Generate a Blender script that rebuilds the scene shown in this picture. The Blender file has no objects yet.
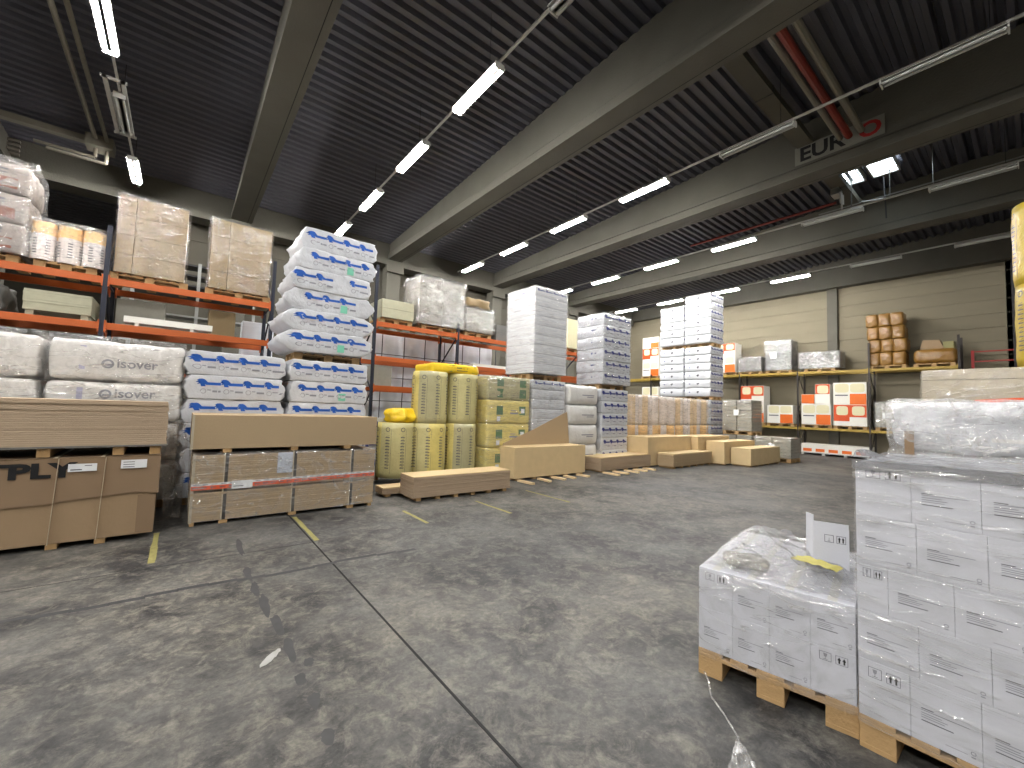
import bpy, bmesh, math, random
from mathutils import Vector, Matrix, noise
R = math.radians
S = bpy.context.scene
C = S.collection
H = 1.70

# ------------------------------------------------------------ materials
def lin(c):
    c = c / 255.0
    return c / 12.92 if c <= 0.04045 else ((c + 0.055) / 1.055) ** 2.4
def rgb(r, g, b): return (lin(r), lin(g), lin(b), 1.0)

def mk(name, col, rough=0.6, var=0.12, scale=6.0, bump=0.0, bscale=40.0, metal=0.0, coat=0.0, stretch=(1, 1, 1), spec=0.4):
    m = bpy.data.materials.new(name); m.use_nodes = True
    nt = m.node_tree; N = nt.nodes; L = nt.links
    p = N['Principled BSDF']
    tc = N.new('ShaderNodeTexCoord'); mp = N.new('ShaderNodeMapping'); mp.inputs['Scale'].default_value = stretch
    L.new(tc.outputs['Object'], mp.inputs['Vector'])
    nz = N.new('ShaderNodeTexNoise'); nz.inputs['Scale'].default_value = scale; nz.inputs['Detail'].default_value = 4
    L.new(mp.outputs[0], nz.inputs['Vector'])
    mx = N.new('ShaderNodeMix'); mx.data_type = 'RGBA'
    a = tuple(c * (1 - var) for c in col[:3]) + (1,); b = tuple(min(1, c * (1 + var)) for c in col[:3]) + (1,)
    mx.inputs['A'].default_value = a; mx.inputs['B'].default_value = b
    L.new(nz.outputs['Fac'], mx.inputs['Factor']); L.new(mx.outputs['Result'], p.inputs['Base Color'])
    p.inputs['Roughness'].default_value = rough; p.inputs['Metallic'].default_value = metal
    p.inputs['Specular IOR Level'].default_value = spec
    if coat:
        p.inputs['Coat Weight'].default_value = coat; p.inputs['Coat Roughness'].default_value = 0.12
    if bump:
        n2 = N.new('ShaderNodeTexNoise'); n2.inputs['Scale'].default_value = bscale; n2.inputs['Detail'].default_value = 3
        L.new(mp.outputs[0], n2.inputs['Vector'])
        bp = N.new('ShaderNodeBump'); bp.inputs['Strength'].default_value = bump; bp.inputs['Distance'].default_value = 0.03
        L.new(n2.outputs['Fac'], bp.inputs['Height']); L.new(bp.outputs[0], p.inputs['Normal'])
        if coat: L.new(bp.outputs[0], p.inputs['Coat Normal'])
    return m

def film(name, base=0.06, amt=0.35, scale=7.0, tint=(1, 1, 1), white=0.25, bump=0.6, stretch=(1, 1, 1), streak=.9):
    m = bpy.data.materials.new(name); m.use_nodes = True
    nt = m.node_tree; N = nt.nodes; L = nt.links
    for n in list(N): N.remove(n)
    out = N.new('ShaderNodeOutputMaterial')
    tr = N.new('ShaderNodeBsdfTransparent'); tr.inputs['Color'].default_value = (*[0.8 + 0.2 * t for t in tint], 1)
    gl = N.new('ShaderNodeBsdfGlossy'); gl.inputs['Roughness'].default_value = 0.11; gl.inputs['Color'].default_value = (.95, .95, .95, 1)
    df = N.new('ShaderNodeBsdfDiffuse'); df.inputs['Color'].default_value = (*[0.8 * t for t in tint], 1)
    tc = N.new('ShaderNodeTexCoord'); mp = N.new('ShaderNodeMapping'); mp.inputs['Scale'].default_value = stretch
    L.new(tc.outputs['Object'], mp.inputs['Vector'])
    nz = N.new('ShaderNodeTexNoise'); nz.inputs['Scale'].default_value = scale; nz.inputs['Detail'].default_value = 5; nz.inputs['Distortion'].default_value = 1.4
    L.new(mp.outputs[0], nz.inputs['Vector'])
    rp = N.new('ShaderNodeMapRange'); rp.inputs['From Min'].default_value = 0.38; rp.inputs['From Max'].default_value = 0.78
    rp.inputs['To Min'].default_value = base; rp.inputs['To Max'].default_value = base + amt
    L.new(nz.outputs['Fac'], rp.inputs['Value'])
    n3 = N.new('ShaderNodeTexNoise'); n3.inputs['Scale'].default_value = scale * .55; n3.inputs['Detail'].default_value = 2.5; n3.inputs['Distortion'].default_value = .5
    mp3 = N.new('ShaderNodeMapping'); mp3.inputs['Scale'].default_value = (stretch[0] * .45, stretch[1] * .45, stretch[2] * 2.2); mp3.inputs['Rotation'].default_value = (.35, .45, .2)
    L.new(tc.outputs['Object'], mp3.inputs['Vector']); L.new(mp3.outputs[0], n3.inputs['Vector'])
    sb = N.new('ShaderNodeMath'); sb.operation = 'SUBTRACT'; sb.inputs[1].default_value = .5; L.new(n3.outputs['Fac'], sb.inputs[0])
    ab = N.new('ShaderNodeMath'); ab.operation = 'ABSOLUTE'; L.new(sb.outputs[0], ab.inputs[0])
    rg = N.new('ShaderNodeMapRange'); rg.inputs['From Min'].default_value = 0.0; rg.inputs['From Max'].default_value = .022; rg.inputs['To Min'].default_value = streak; rg.inputs['To Max'].default_value = 0.0  # pale streaks paint lamp highlights onto the film wrinkles
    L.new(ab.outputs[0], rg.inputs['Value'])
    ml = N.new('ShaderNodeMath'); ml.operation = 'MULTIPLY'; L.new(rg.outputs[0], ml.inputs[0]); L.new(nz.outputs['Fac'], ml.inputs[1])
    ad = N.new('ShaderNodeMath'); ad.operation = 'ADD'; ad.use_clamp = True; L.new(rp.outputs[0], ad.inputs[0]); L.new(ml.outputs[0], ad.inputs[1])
    bp = N.new('ShaderNodeBump'); bp.inputs['Strength'].default_value = bump; bp.inputs['Distance'].default_value = 0.05
    L.new(nz.outputs['Fac'], bp.inputs['Height']); L.new(bp.outputs[0], gl.inputs['Normal'])
    m1 = N.new('ShaderNodeMixShader'); m1.inputs[0].default_value = white
    L.new(gl.outputs[0], m1.inputs[1]); L.new(df.outputs[0], m1.inputs[2])
    m2 = N.new('ShaderNodeMixShader')
    L.new(ad.outputs[0], m2.inputs[0]); L.new(tr.outputs[0], m2.inputs[1]); L.new(m1.outputs[0], m2.inputs[2])
    L.new(m2.outputs[0], out.inputs['Surface'])
    return m

def emit(name, col, strength):
    m = bpy.data.materials.new(name); m.use_nodes = True
    N = m.node_tree.nodes; L = m.node_tree.links
    for n in list(N): N.remove(n)
    out = N.new('ShaderNodeOutputMaterial'); e = N.new('ShaderNodeEmission')
    e.inputs['Color'].default_value = (*col, 1); e.inputs['Strength'].default_value = strength
    L.new(e.outputs[0], out.inputs['Surface'])
    return m

M = dict(
    carton=mk('white_carton', rgb(194, 196, 204), .55, .05, 4, .05, 60),
    carton_edge=mk('carton_edge', rgb(150, 140, 125), .8),
    ink=mk('dark_ink', rgb(84, 84, 92), .6),
    ink_pale=mk('faded_ink', rgb(135, 136, 145), .6),
    ink_black=mk('black_ink', rgb(22, 22, 24), .6),
    wood=mk('pallet_wood', rgb(178, 146, 102), .75, .3, 5, .3, 60, stretch=(1, 8, 1)),
    wood_pale=mk('pale_wood', rgb(214, 190, 150), .75, .2, 6),
    board=mk('pale_fibreboard', rgb(172, 152, 129), .8, .1, 5, .15, 90, stretch=(1, 1, 6)),
    board_b=mk('tan_chipboard', rgb(168, 147, 117), .85, .12, 60, .1, 90),
    board_grey=mk('grey_plasterboard', rgb(178, 168, 148), .8, .1, 12),
    board_green=mk('green_plasterboard', rgb(150, 146, 104), .85, .1, 20),
    board_top=mk('board_face', rgb(208, 184, 142), .75, .1, 5),
    brown=mk('brown_cardboard', rgb(152, 129, 101), .8, .08, 3, .1, 20),
    brown_dark=mk('dark_brown_cardboard', rgb(134, 112, 88), .8, .1, 3),
    carton_tan=mk('tan_carton', rgb(142, 123, 90), .6, .1, 3),
    black_edge=mk('black_strap', rgb(48, 42, 36), .7),  # black strapping around the board bundle
    poly=mk('white_poly_bag', rgb(194, 197, 203), .38, .08, 5, .55, 9, coat=.4),
    poly_dirty=mk('grey_poly_bag', rgb(212, 211, 209), .35, .08, 5, .5, 8, coat=.5),
    blue=mk('blue_print', rgb(26, 84, 172), .5),
    navy=mk('navy_print', rgb(44, 52, 120), .5),
    mint=mk('mint_sticker', rgb(120, 196, 170), .6),
    label=mk('paper_label', rgb(226, 228, 230), .6),
    orange=mk('orange_rack_steel', rgb(180, 90, 42), .4, .1, 3),
    upright=mk('dark_blue_rack_steel', rgb(32, 36, 50), .45, .1, 3),
    upright_black=mk('black_rack_steel', rgb(44, 38, 34), .5, .1, 3),
    yellow_beam=mk('ochre_rack_beam', rgb(164, 138, 62), .5, .2, 4),
    orange_print=mk('orange_print', rgb(220, 106, 34), .55, .06),
    red_print=mk('red_orange_print', rgb(206, 80, 34), .55, .06),
    cream=mk('cream_print', rgb(214, 208, 172), .6, .04),
    boxwhite=mk('white_box', rgb(226, 224, 216), .6, .04),
    yellow_wool=mk('yellow_glasswool', rgb(214, 198, 118), .6, .16, 7, .4, 14, coat=.45),
    olive_film=mk('olive_film_wool', rgb(176, 170, 132), .45, .12, 6, .4, 14, coat=.5),
    wool_dim=mk('clear_bag_over_wool', rgb(198, 190, 138), .4, .12, 8, .3, 18, coat=.5),
    yellow_bag=mk('bright_yellow_bag', rgb(240, 204, 40), .4, .08, 6, .3, 12, coat=.4),
    mustard=mk('mustard_wool', rgb(186, 160, 44), .5, .2, 8, .4, 14, coat=.4),
    green=mk('green_print', rgb(88, 120, 84), .55),
    dgreen=mk('dark_green_print', rgb(52, 86, 60), .55),
    grey_wrap=mk('grey_wrapped_goods', rgb(132, 129, 120), .4, .16, 8, .4, 10, coat=.5),
    grey_dark=mk('dark_grey_goods', rgb(104, 103, 100), .5, .15, 6, .2, 12),
    grey_pale=mk('pale_slab', rgb(150, 148, 138), .6, .12, 14),
    crate=mk('pale_green_board', rgb(168, 166, 144), .7, .1, 12),
    tan_roll=mk('tan_roll', rgb(214, 190, 156), .45, .12, 7, .3, 14, coat=.5, stretch=(1, 1, .2)),
    pink_roll=mk('pale_roll', rgb(216, 206, 200), .4, .1, 7, .3, 14, coat=.5, stretch=(1, 1, .2)),
    orange_roll=mk('orange_roll', rgb(232, 190, 128), .45, .12, 7, .3, 14, coat=.4),
    amber=mk('amber_bale', rgb(132, 96, 38), .4, .18, 9, .5, 12, coat=.6),
    sack=mk('grey_sack', rgb(140, 130, 124), .5, .1, 5, .4, 9),
    sack_brown=mk('sack_brown_print', rgb(120, 66, 48), .5, .1, 5),
    housing=mk('white_enamel', rgb(190, 190, 186), .4, .04),
    galv=mk('galvanised', rgb(150, 152, 150), .4, .1, 10, metal=.6),
    grey_pipe=mk('grey_pipe', rgb(120, 116, 104), .5),
    red_pipe=mk('red_pipe', rgb(120, 38, 26), .45),
    red=mk('red_steel', rgb(160, 36, 34), .5),
    dark=mk('dark_steel', rgb(40, 40, 42), .5),
    yellow_mark=mk('worn_yellow_paint', rgb(138, 132, 80), .7, .35, 18),
    tape_dark=mk('dark_residue', rgb(64, 64, 65), .7, .3, 12),
    joint=mk('joint_filler', rgb(22, 22, 22), .8, .3, 8),
    white_scrap=mk('white_plastic', rgb(150, 150, 146), .4),
    orange_tape=mk('orange_tape', rgb(224, 86, 40), .45, .05),
    straw=mk('yellow_paper', rgb(176, 168, 96), .6, .15, 12),
    strap=mk('white_strap', rgb(190, 176, 150), .5),
)
M['tube'] = emit('lit_tube', (1.0, .97, .925), 345.0)
M['tube_off'] = mk('unlit_tube', rgb(190, 192, 190), .3)
M['sky_pane'] = emit('daylight_pane', (.80, .92, 1.0), 14.0)
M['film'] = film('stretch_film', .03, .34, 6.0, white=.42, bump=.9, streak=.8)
M['film_soft'] = film('stretch_film_soft', .03, .28, 5.0, stretch=(.6, .6, 2.2), white=.4, streak=.7)
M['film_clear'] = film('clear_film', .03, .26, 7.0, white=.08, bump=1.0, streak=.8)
M['film_crumple'] = film('crumpled_clear_film', .22, .5, 11.0, tint=(.42, .42, .43), white=.5, bump=1.0, streak=.3)
M['film_tower'] = film('smooth_tower_film', .25, .2, 3.0, white=.8, bump=.3, stretch=(.4, .4, 5))
M['film_thick'] = film('layered_stretch_film', .14, .42, 8.0, white=.22, streak=.6, bump=.9)
M['film_bright'] = film('bunched_film', .16, .6, 9.0, white=.5, bump=.9)
M['sheet_blue'] = film('bluish_sheet', .93, .07, 2.5, tint=(1.0, 1.06, 1.16), white=.85)

# ------------------------------------------------------------ mesh builder
class MB:
    def __init__(s): s.v = []; s.f = []; s.m = []; s.mats = []; s.T = None
    def mi(s, mat):
        if mat not in s.mats: s.mats.append(mat)
        return s.mats.index(mat)
    def add(s, vs, fs, mat):
        o = len(s.v); i = s.mi(mat)
        s.v += [tuple(s.T @ Vector(v)) if s.T else tuple(v) for v in vs]
        for f in fs: s.f.append(tuple(o + k for k in f)); s.m.append(i)
    def box(s, x0, x1, y0, y1, z0, z1, mat, b=0.0):
        if b > 0:
            bm = bmesh.new(); bmesh.ops.create_cube(bm, size=1.0)
            for v in bm.verts:
                v.co = Vector(((x0 + x1) / 2 + v.co.x * (x1 - x0), (y0 + y1) / 2 + v.co.y * (y1 - y0), (z0 + z1) / 2 + v.co.z * (z1 - z0)))
            bmesh.ops.bevel(bm, geom=bm.edges[:], offset=b, segments=2, profile=.6, affect='EDGES')
            bm.verts.index_update()
            s.add([v.co.copy() for v in bm.verts], [[v.index for v in f.verts] for f in bm.faces], mat); bm.free(); return
        vs = [(x, y, z) for z in (z0, z1) for y in (y0, y1) for x in (x0, x1)]
        s.add(vs, [(0, 2, 3, 1), (4, 5, 7, 6), (0, 1, 5, 4), (2, 6, 7, 3), (0, 4, 6, 2), (1, 3, 7, 5)], mat)
    def tube(s, p, q, r, mat, n=8, r2=None):
        p = Vector(p); q = Vector(q); d = (q - p).normalized()
        a = d.orthogonal().normalized(); b = d.cross(a); r2 = r if r2 is None else r2; vs = []
        for k in range(n):
            t = 2 * math.pi * k / n; e = a * math.cos(t) + b * math.sin(t)
            vs += [p + e * r, q + e * r2]
        fs = [(2 * k, (2 * k + 2) % (2 * n), (2 * k + 3) % (2 * n), 2 * k + 1) for k in range(n)]
        fs += [tuple(range(0, 2 * n, 2))[::-1], tuple(range(1, 2 * n, 2))]
        s.add(vs, fs, mat)
    def bar(s, p, q, w, h, mat):
        p = Vector(p); q = Vector(q); d = (q - p).normalized()
        up = Vector((0, 0, 1)) if abs(d.z) < .9 else Vector((0, 1, 0))
        a = d.cross(up).normalized() * w / 2; b = a.cross(d).normalized() * h / 2
        vs = [e + sa * a + sb * b for e in (p, q) for sa, sb in ((-1, -1), (1, -1), (1, 1), (-1, 1))]
        s.add(vs, [(0, 1, 2, 3), (7, 6, 5, 4), (0, 4, 5, 1), (1, 5, 6, 2), (2, 6, 7, 3), (3, 7, 4, 0)], mat)
    def grid(s, nu, nv, fn, mat):
        vs = [fn(i / nu, j / nv) for j in range(nv + 1) for i in range(nu + 1)]
        fs = [(j * (nu + 1) + i, j * (nu + 1) + i + 1, (j + 1) * (nu + 1) + i + 1, (j + 1) * (nu + 1) + i) for j in range(nv) for i in range(nu)]
        s.add(vs, fs, mat)
    def prism(s, pts, y0, y1, mat):       # outline in x,z extruded along y
        n = len(pts)
        vs = [(x, y0, z) for x, z in pts] + [(x, y1, z) for x, z in pts]
        s.add(vs, [tuple(range(n)), tuple(range(2 * n - 1, n - 1, -1))] + [(i, (i + 1) % n + n if False else i + n, (i + 1) % n + n, (i + 1) % n) for i in range(n)], mat)
    def flat(s, pts, mat, F, sub=None):   # planar polygon (x,z) put on the front by F(x,z)
        s.add([F(x, z) for x, z in pts], [tuple(range(len(pts)))], mat)
    def rect(s, x0, x1, z0, z1, mat, F, n=1):
        for i in range(n):
            a = x0 + (x1 - x0) * i / n; b = x0 + (x1 - x0) * (i + 1) / n
            s.add([F(a, z0), F(b, z0), F(b, z1), F(a, z1)], [(0, 1, 2, 3)], mat)
    def ring(s, cx, cz, r0, r1, mat, F, n=14):
        vs = []
        for k in range(n):
            t = 2 * math.pi * k / n
            vs += [F(cx + r0 * math.cos(t), cz + r0 * math.sin(t)), F(cx + r1 * math.cos(t), cz + r1 * math.sin(t))]
        s.add(vs, [(2 * k, 2 * k + 1, (2 * k + 3) % (2 * n), (2 * k + 2) % (2 * n)) for k in range(n)], mat)
    def text(s, txt, x, z, size, mat, F, wide=1.0, bold=0.0, vertical=False, centre=False):
        vs, fs, w = glyphs(txt, bold)
        off = -w / 2 if centre else 0
        out = []
        for a, b in vs:
            a = (a + off) * size * wide; b *= size
            out.append(F(x - b, z + a) if vertical else F(x + a, z + b))
        s.add(out, fs, mat)
    def build(s, name, parent=None, smooth=False):
        me = bpy.data.meshes.new(name); me.from_pydata([tuple(v) for v in s.v], [], s.f)
        for m in s.mats: me.materials.append(m)
        me.polygons.foreach_set('material_index', s.m)
        if smooth: me.polygons.foreach_set('use_smooth', [True] * len(s.f))
        me.update()
        bm = bmesh.new(); bm.from_mesh(me)
        if not smooth or smooth == 'n': pass
        bm.to_mesh(me); bm.free()
        o = bpy.data.objects.new(name, me); C.objects.link(o)
        if parent: o.parent = parent
        return o

_G = {}
def glyphs(txt, bold=0.0):
    k = (txt, bold)
    if k in _G: return _G[k]
    cu = bpy.data.curves.new('lettering', 'FONT'); cu.body = txt; cu.size = 1.0; cu.offset = bold; cu.resolution_u = 3
    ob = bpy.data.objects.new('lettering', cu); C.objects.link(ob)
    me = bpy.data.meshes.new_from_object(ob.evaluated_get(bpy.context.evaluated_depsgraph_get()))
    vs = [(v.co.x, v.co.y) for v in me.vertices]; fs = [tuple(p.vertices) for p in me.polygons]
    bpy.data.objects.remove(ob); bpy.data.curves.remove(cu); bpy.data.meshes.remove(me)
    _G[k] = (vs, fs, max((v[0] for v in vs), default=1)); return _G[k]

def tag(o, label, cat, group=None, kind=None):
    if label: o['label'] = label
    if cat: o['category'] = cat
    if group: o['group'] = group
    if kind: o['kind'] = kind
    if label:
        n = len(label.split())
        if not 4 <= n <= 16: print('LABEL LEN', n, label)
    return o
def place(o, loc, rz=0.0): o.location = loc; o.rotation_euler = (0, 0, rz); return o
def thing(name, label, cat, loc=(0, 0, 0), rz=0.0, group=None):
    return tag(place_new(name, loc, rz), label, cat, group)
def place_new(name, loc, rz):
    o = bpy.data.objects.new(name, None); o.empty_display_size = .1; C.objects.link(o); return place(o, loc, rz)
def struct(mb, name, parent=None, smooth=False):
    o = mb.build(name, parent, smooth)
    if not parent: o['kind'] = 'structure'
    return o
def dup(root, loc, rz, label, group=None):
    r = root.copy(); C.objects.link(r); place(r, loc, rz); r['label'] = label
    n = len(label.split())
    if not 4 <= n <= 16: print('LABEL LEN', n, label)
    if group: r['group'] = group
    for ch in list(root.children):
        c = ch.copy(); C.objects.link(c); c.parent = r
        for g in ch.children:
            d = g.copy(); C.objects.link(d); d.parent = c
    return r
ORD = ['first', 'second', 'third', 'fourth', 'fifth', 'sixth', 'seventh', 'eighth', 'ninth', 'tenth', 'eleventh', 'twelfth']
class Kit:
    """builds each variant once, copies it afterwards"""
    def __init__(s): s.p = {}
    def put(s, key, maker, loc, rz, label, cat, group=None):
        if key not in s.p:
            o = maker(); s.p[key] = o; place(o, loc, rz); return tag(o, label, cat, group)
        return dup(s.p[key], loc, rz, label, group)
K = Kit()
def nz(x, y, z): return noise.noise(Vector((x, y, z)))

# ------------------------------------------------------------ soft box
def softbox(mb, w, d, h, mat, r=.05, bulge=.02, amp=.01, freq=6.0, seed=0, n=(12, 8, 6), ends=0.0, endamp=0.0, top=None):
    """rounded, bulging, wrinkled box on z=0 centred in x,y. Returns F(x,z) that sits on the front (-y) face."""
    hx, hy, hz = w / 2, d / 2, h / 2
    def disp(p):
        q = Vector((max(-hx + r, min(hx - r, p.x)), max(-hy + r, min(hy - r, p.y)), max(-hz + r, min(hz - r, p.z))))
        e = p - q
        nrm = e.normalized() if e.length > 1e-6 else Vector((0, 0, 0))
        s_ = q + nrm * r
        u, v, t = p.x / hx, p.y / hy, p.z / hz
        s_.y += math.copysign(bulge * max(0, 1 - u ** 4) * max(0, 1 - t * t), p.y) if abs(v) > .999 else 0
        s_.x += math.copysign(bulge * max(0, 1 - v ** 4) * max(0, 1 - t * t), p.x) if abs(u) > .999 else 0
        k = nz(p.x * freq + seed * 7.3, p.y * freq + 3.1, p.z * freq + seed)
        s_ += nrm * (amp * k)
        if ends and abs(u) > .82:
            g = (abs(u) - .82) / .18
            s_.x += math.copysign(ends * g * (1 - t * t) + endamp * g * nz(p.x * 9, p.y * 22 + seed, p.z * 26), p.x)
            s_.z *= 1 - .03 * g
        s_.z = max(-hz, min(hz, s_.z))
        return s_
    nx, ny, nzz = n
    def L(a, k):
        # cluster samples at the rounded edge
        out = [-a, -a + r * .5, -a + r]
        out += [-a + r + (2 * a - 2 * r) * i / k for i in range(1, k)]
        return out + [a - r, a - r * .5, a]
    X, Y, Z = L(hx, nx), L(hy, ny), L(hz, nzz)
    def face(A, B, fn, flip):
        vs = [tuple(disp(fn(a, b)) + Vector((0, 0, hz))) for b in B for a in A]; na = len(A); fs = []
        for j in range(len(B) - 1):
            for i in range(na - 1):
                q = (j * na + i, j * na + i + 1, (j + 1) * na + i + 1, (j + 1) * na + i)
                fs.append(q[::-1] if flip else q)
        return vs, fs
    for A, B, fn, fl, mm in ((X, Z, lambda a, b: Vector((a, -hy, b)), False, mat), (X, Z, lambda a, b: Vector((a, hy, b)), True, mat),
                         (Y, Z, lambda a, b: Vector((-hx, a, b)), True, mat), (Y, Z, lambda a, b: Vector((hx, a, b)), False, mat),
                         (X, Y, lambda a, b: Vector((a, b, hz)), False, top or mat), (X, Y, lambda a, b: Vector((a, b, -hz)), True, mat)):
        vs, fs = face(A, B, fn, fl); mb.add(vs, fs, mm)
    def F(x, z, off=.004): 
        p = disp(Vector((x, -hy, z - hz))); return (p.x, p.y - off, p.z + hz)
    def G(y, z, off=.004):
        p = disp(Vector((-hx, y, z - hz))); return (p.x - off, p.y, p.z + hz)
    return F, G
def merge(o):
    bm = bmesh.new(); bm.from_mesh(o.data); bmesh.ops.remove_doubles(bm, verts=bm.verts, dist=1e-5); bm.to_mesh(o.data); bm.free(); return o

def film_box(mb, w, d, h, mat, pad=.012, amp=.012, freq=5, seed=0, n=(16, 12, 12), open_bottom=True):
    w += 2 * pad; d += 2 * pad; h += pad
    hx, hy = w / 2, d / 2
    rr = .03
    def P(p):
        q = Vector((max(-hx + rr, min(hx - rr, p.x)), max(-hy + rr, min(hy - rr, p.y)), min(h - rr, p.z)))
        e = p - q; nn = e.normalized() if e.length > 1e-6 else Vector((0, 0, 1))
        return q + nn * rr + nn * (amp * (.6 + nz(p.x * freq + seed * 3.7, p.y * freq, p.z * freq * 1.6 + seed)))
    nx, ny, nk = n
    mb.grid(nx, nk, lambda u, v: P(Vector((-hx + w * u, -hy, h * v))), mat)
    mb.grid(nx, nk, lambda u, v: P(Vector((hx - w * u, hy, h * v))), mat)
    mb.grid(ny, nk, lambda u, v: P(Vector((-hx, hy - d * u, h * v))), mat)
    mb.grid(ny, nk, lambda u, v: P(Vector((hx, -hy + d * u, h * v))), mat)
    mb.grid(nx, ny, lambda u, v: P(Vector((-hx + w * u, -hy + d * v, h))), mat)
def add_film(w, d, h, loc, rz, label, mat='film', cat='plastic film', seed=0, **k):
    mb = MB(); film_box(mb, w, d, h, M[mat], seed=seed, **k)
    return tag(place(merge(mb.build('stretch_film', smooth=True)), loc, rz), label, cat)

# ------------------------------------------------------------ pallets
def pallet_parts(w=1.2, d=.8, near=False):
    """deck boards run along y, stringers along x. Local base centre."""
    mt = M['wood']
    def boards(mb_add):
        n = 5; ws = [.145, .1, .145, .1, .145] if w <= .85 else [.145, .1, .145, .1, .145, .1, .145]
        n = len(ws); gap = (w - sum(ws)) / (n - 1); x = -w / 2
        for i, b in enumerate(ws): mb_add('deck_board', (x, x + b, -d / 2, d / 2, .122, .144)); x += b + gap
        for k, y in enumerate((-d / 2, -.0725, d / 2 - .145)): mb_add('stringer', (-w / 2, w / 2, y, y + .145, .1, .122))
        for bx in (-w / 2, -.0725, w / 2 - .145):
            for y in (-d / 2, -.0725, d / 2 - .145): mb_add('block', (bx, bx + .145, y + .002, y + .143, .022, .1))
        for bx in (-w / 2, -.0725, w / 2 - .145): mb_add('bottom_board', (bx, bx + .145, -d / 2, d / 2, 0, .022))
    return boards
def make_pallet(w, d, near=False):
    bd = pallet_parts(w, d)
    if near:
        root = place_new('pallet', (0, 0, 0), 0)
        def f(nm, b):
            mb = MB(); mb.box(*b, M['wood'], b=.003); mb.build(nm, root)
        bd(f); root.scale = (1, 1, 1.13); return root
    mb = MB(); bd(lambda nm, b: mb.box(*b, M['wood']))
    return mb.build('pallet')
def pallet(w, d, loc, rz, label, near=False, group=None):
    return K.put(('pal', round(w, 2), round(d, 2), near), lambda: make_pallet(w, d, near), loc, rz, label, 'pallet', group)

# ============================================================ SETTING
XL, XR, YF, YB = -12.0, 24.7, -7.0, 18.2
def zdeck(y): return 9.6 - .052 * abs(y - 1.0)

def floor_mat():
    m = bpy.data.materials.new('worn_concrete_floor'); m.use_nodes = True
    N = m.node_tree.nodes; L = m.node_tree.links; p = N['Principled BSDF']
    tc = N.new('ShaderNodeTexCoord')
    def noi(sc, det, dist=0, rough=.5, st=(1, 1, 1)):
        mp = N.new('ShaderNodeMapping'); mp.inputs['Scale'].default_value = st; L.new(tc.outputs['Object'], mp.inputs['Vector'])
        n = N.new('ShaderNodeTexNoise'); n.inputs['Scale'].default_value = sc; n.inputs['Detail'].default_value = det
        n.inputs['Distortion'].default_value = dist; n.inputs['Roughness'].default_value = rough; L.new(mp.outputs[0], n.inputs['Vector']); return n
    a = noi(.95, 12, .35, .74); b = noi(5.5, 10, .5, .8); c = noi(22, 6, .3, .75); d = noi(.32, 3, .3)
    e = noi(2.4, 9, .5, .78, (1, .75, 1))
    def ramp(src, p0, p1, c0, c1):
        r = N.new('ShaderNodeValToRGB'); r.color_ramp.elements[0].position = p0; r.color_ramp.elements[1].position = p1
        r.color_ramp.elements[0].color = c0; r.color_ramp.elements[1].color = c1; L.new(src.outputs['Fac'], r.inputs[0]); return r
    r1 = ramp(a, .40, .62, rgb(44, 44, 46), rgb(100, 99, 96))
    r2 = ramp(b, .47, .63, (0, 0, 0, 1), (1, 1, 1, 1))
    r4 = ramp(e, .52, .66, (0, 0, 0, 1), (1, 1, 1, 1))
    mx = N.new('ShaderNodeMix'); mx.data_type = 'RGBA'; mx.inputs['B'].default_value = rgb(132, 128, 119)
    mm = N.new('ShaderNodeMath'); mm.operation = 'MULTIPLY'; mm.inputs[1].default_value = .62
    L.new(r2.outputs[0], mm.inputs[0]); L.new(mm.outputs[0], mx.inputs['Factor']); L.new(r1.outputs[0], mx.inputs['A'])
    m2 = N.new('ShaderNodeMix'); m2.data_type = 'RGBA'; m2.inputs['B'].default_value = rgb(74, 75, 74)
    q = N.new('ShaderNodeMath'); q.operation = 'MULTIPLY'; q.inputs[1].default_value = .5
    L.new(r4.outputs[0], q.inputs[0]); L.new(q.outputs[0], m2.inputs['Factor']); L.new(mx.outputs['Result'], m2.inputs['A'])
    r3 = ramp(c, .3, .7, (.62, .62, .62, 1), (1.32, 1.31, 1.30, 1))
    m3 = N.new('ShaderNodeMix'); m3.data_type = 'RGBA'; m3.blend_type = 'MULTIPLY'; m3.inputs['Factor'].default_value = 1
    L.new(m2.outputs['Result'], m3.inputs['A']); L.new(r3.outputs[0], m3.inputs['B'])
    r5 = ramp(d, .40, .60, (.80, .82, .86, 1), (1.10, 1.08, 1.03, 1))
    m4 = N.new('ShaderNodeMix'); m4.data_type = 'RGBA'; m4.blend_type = 'MULTIPLY'; m4.inputs['Factor'].default_value = 1
    L.new(m3.outputs['Result'], m4.inputs['A']); L.new(r5.outputs[0], m4.inputs['B'])
    L.new(m4.outputs['Result'], p.inputs['Base Color'])
    rr = N.new('ShaderNodeMapRange'); rr.inputs['To Min'].default_value = .42; rr.inputs['To Max'].default_value = .72
    L.new(b.outputs['Fac'], rr.inputs['Value']); L.new(rr.outputs[0], p.inputs['Roughness'])
    p.inputs['Specular IOR Level'].default_value = .35
    bp = N.new('ShaderNodeBump'); bp.inputs['Strength'].default_value = .08; bp.inputs['Distance'].default_value = .02
    L.new(b.outputs['Fac'], bp.inputs['Height']); L.new(bp.outputs[0], p.inputs['Normal'])
    return m
mb = MB(); mb.box(XL, XR + .3, YF, 27, -.2, 0, floor_mat()); struct(mb, 'floor')

conc = mk('precast_concrete', rgb(90, 88, 80), .85, .18, 1.6, .25, 25)
conc_panel = mk('concrete_panel', rgb(124, 117, 99), .85, .10, .9, .15, 20, stretch=(1, 1, 3))
conc_dark = mk('dark_concrete', rgb(84, 81, 72), .9, .15, 1.0)
deck_m = mk('dark_steel_deck', rgb(84, 84, 92), .45, .3, .7, metal=.2, stretch=(.15, 1, 1), spec=.5)

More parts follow.
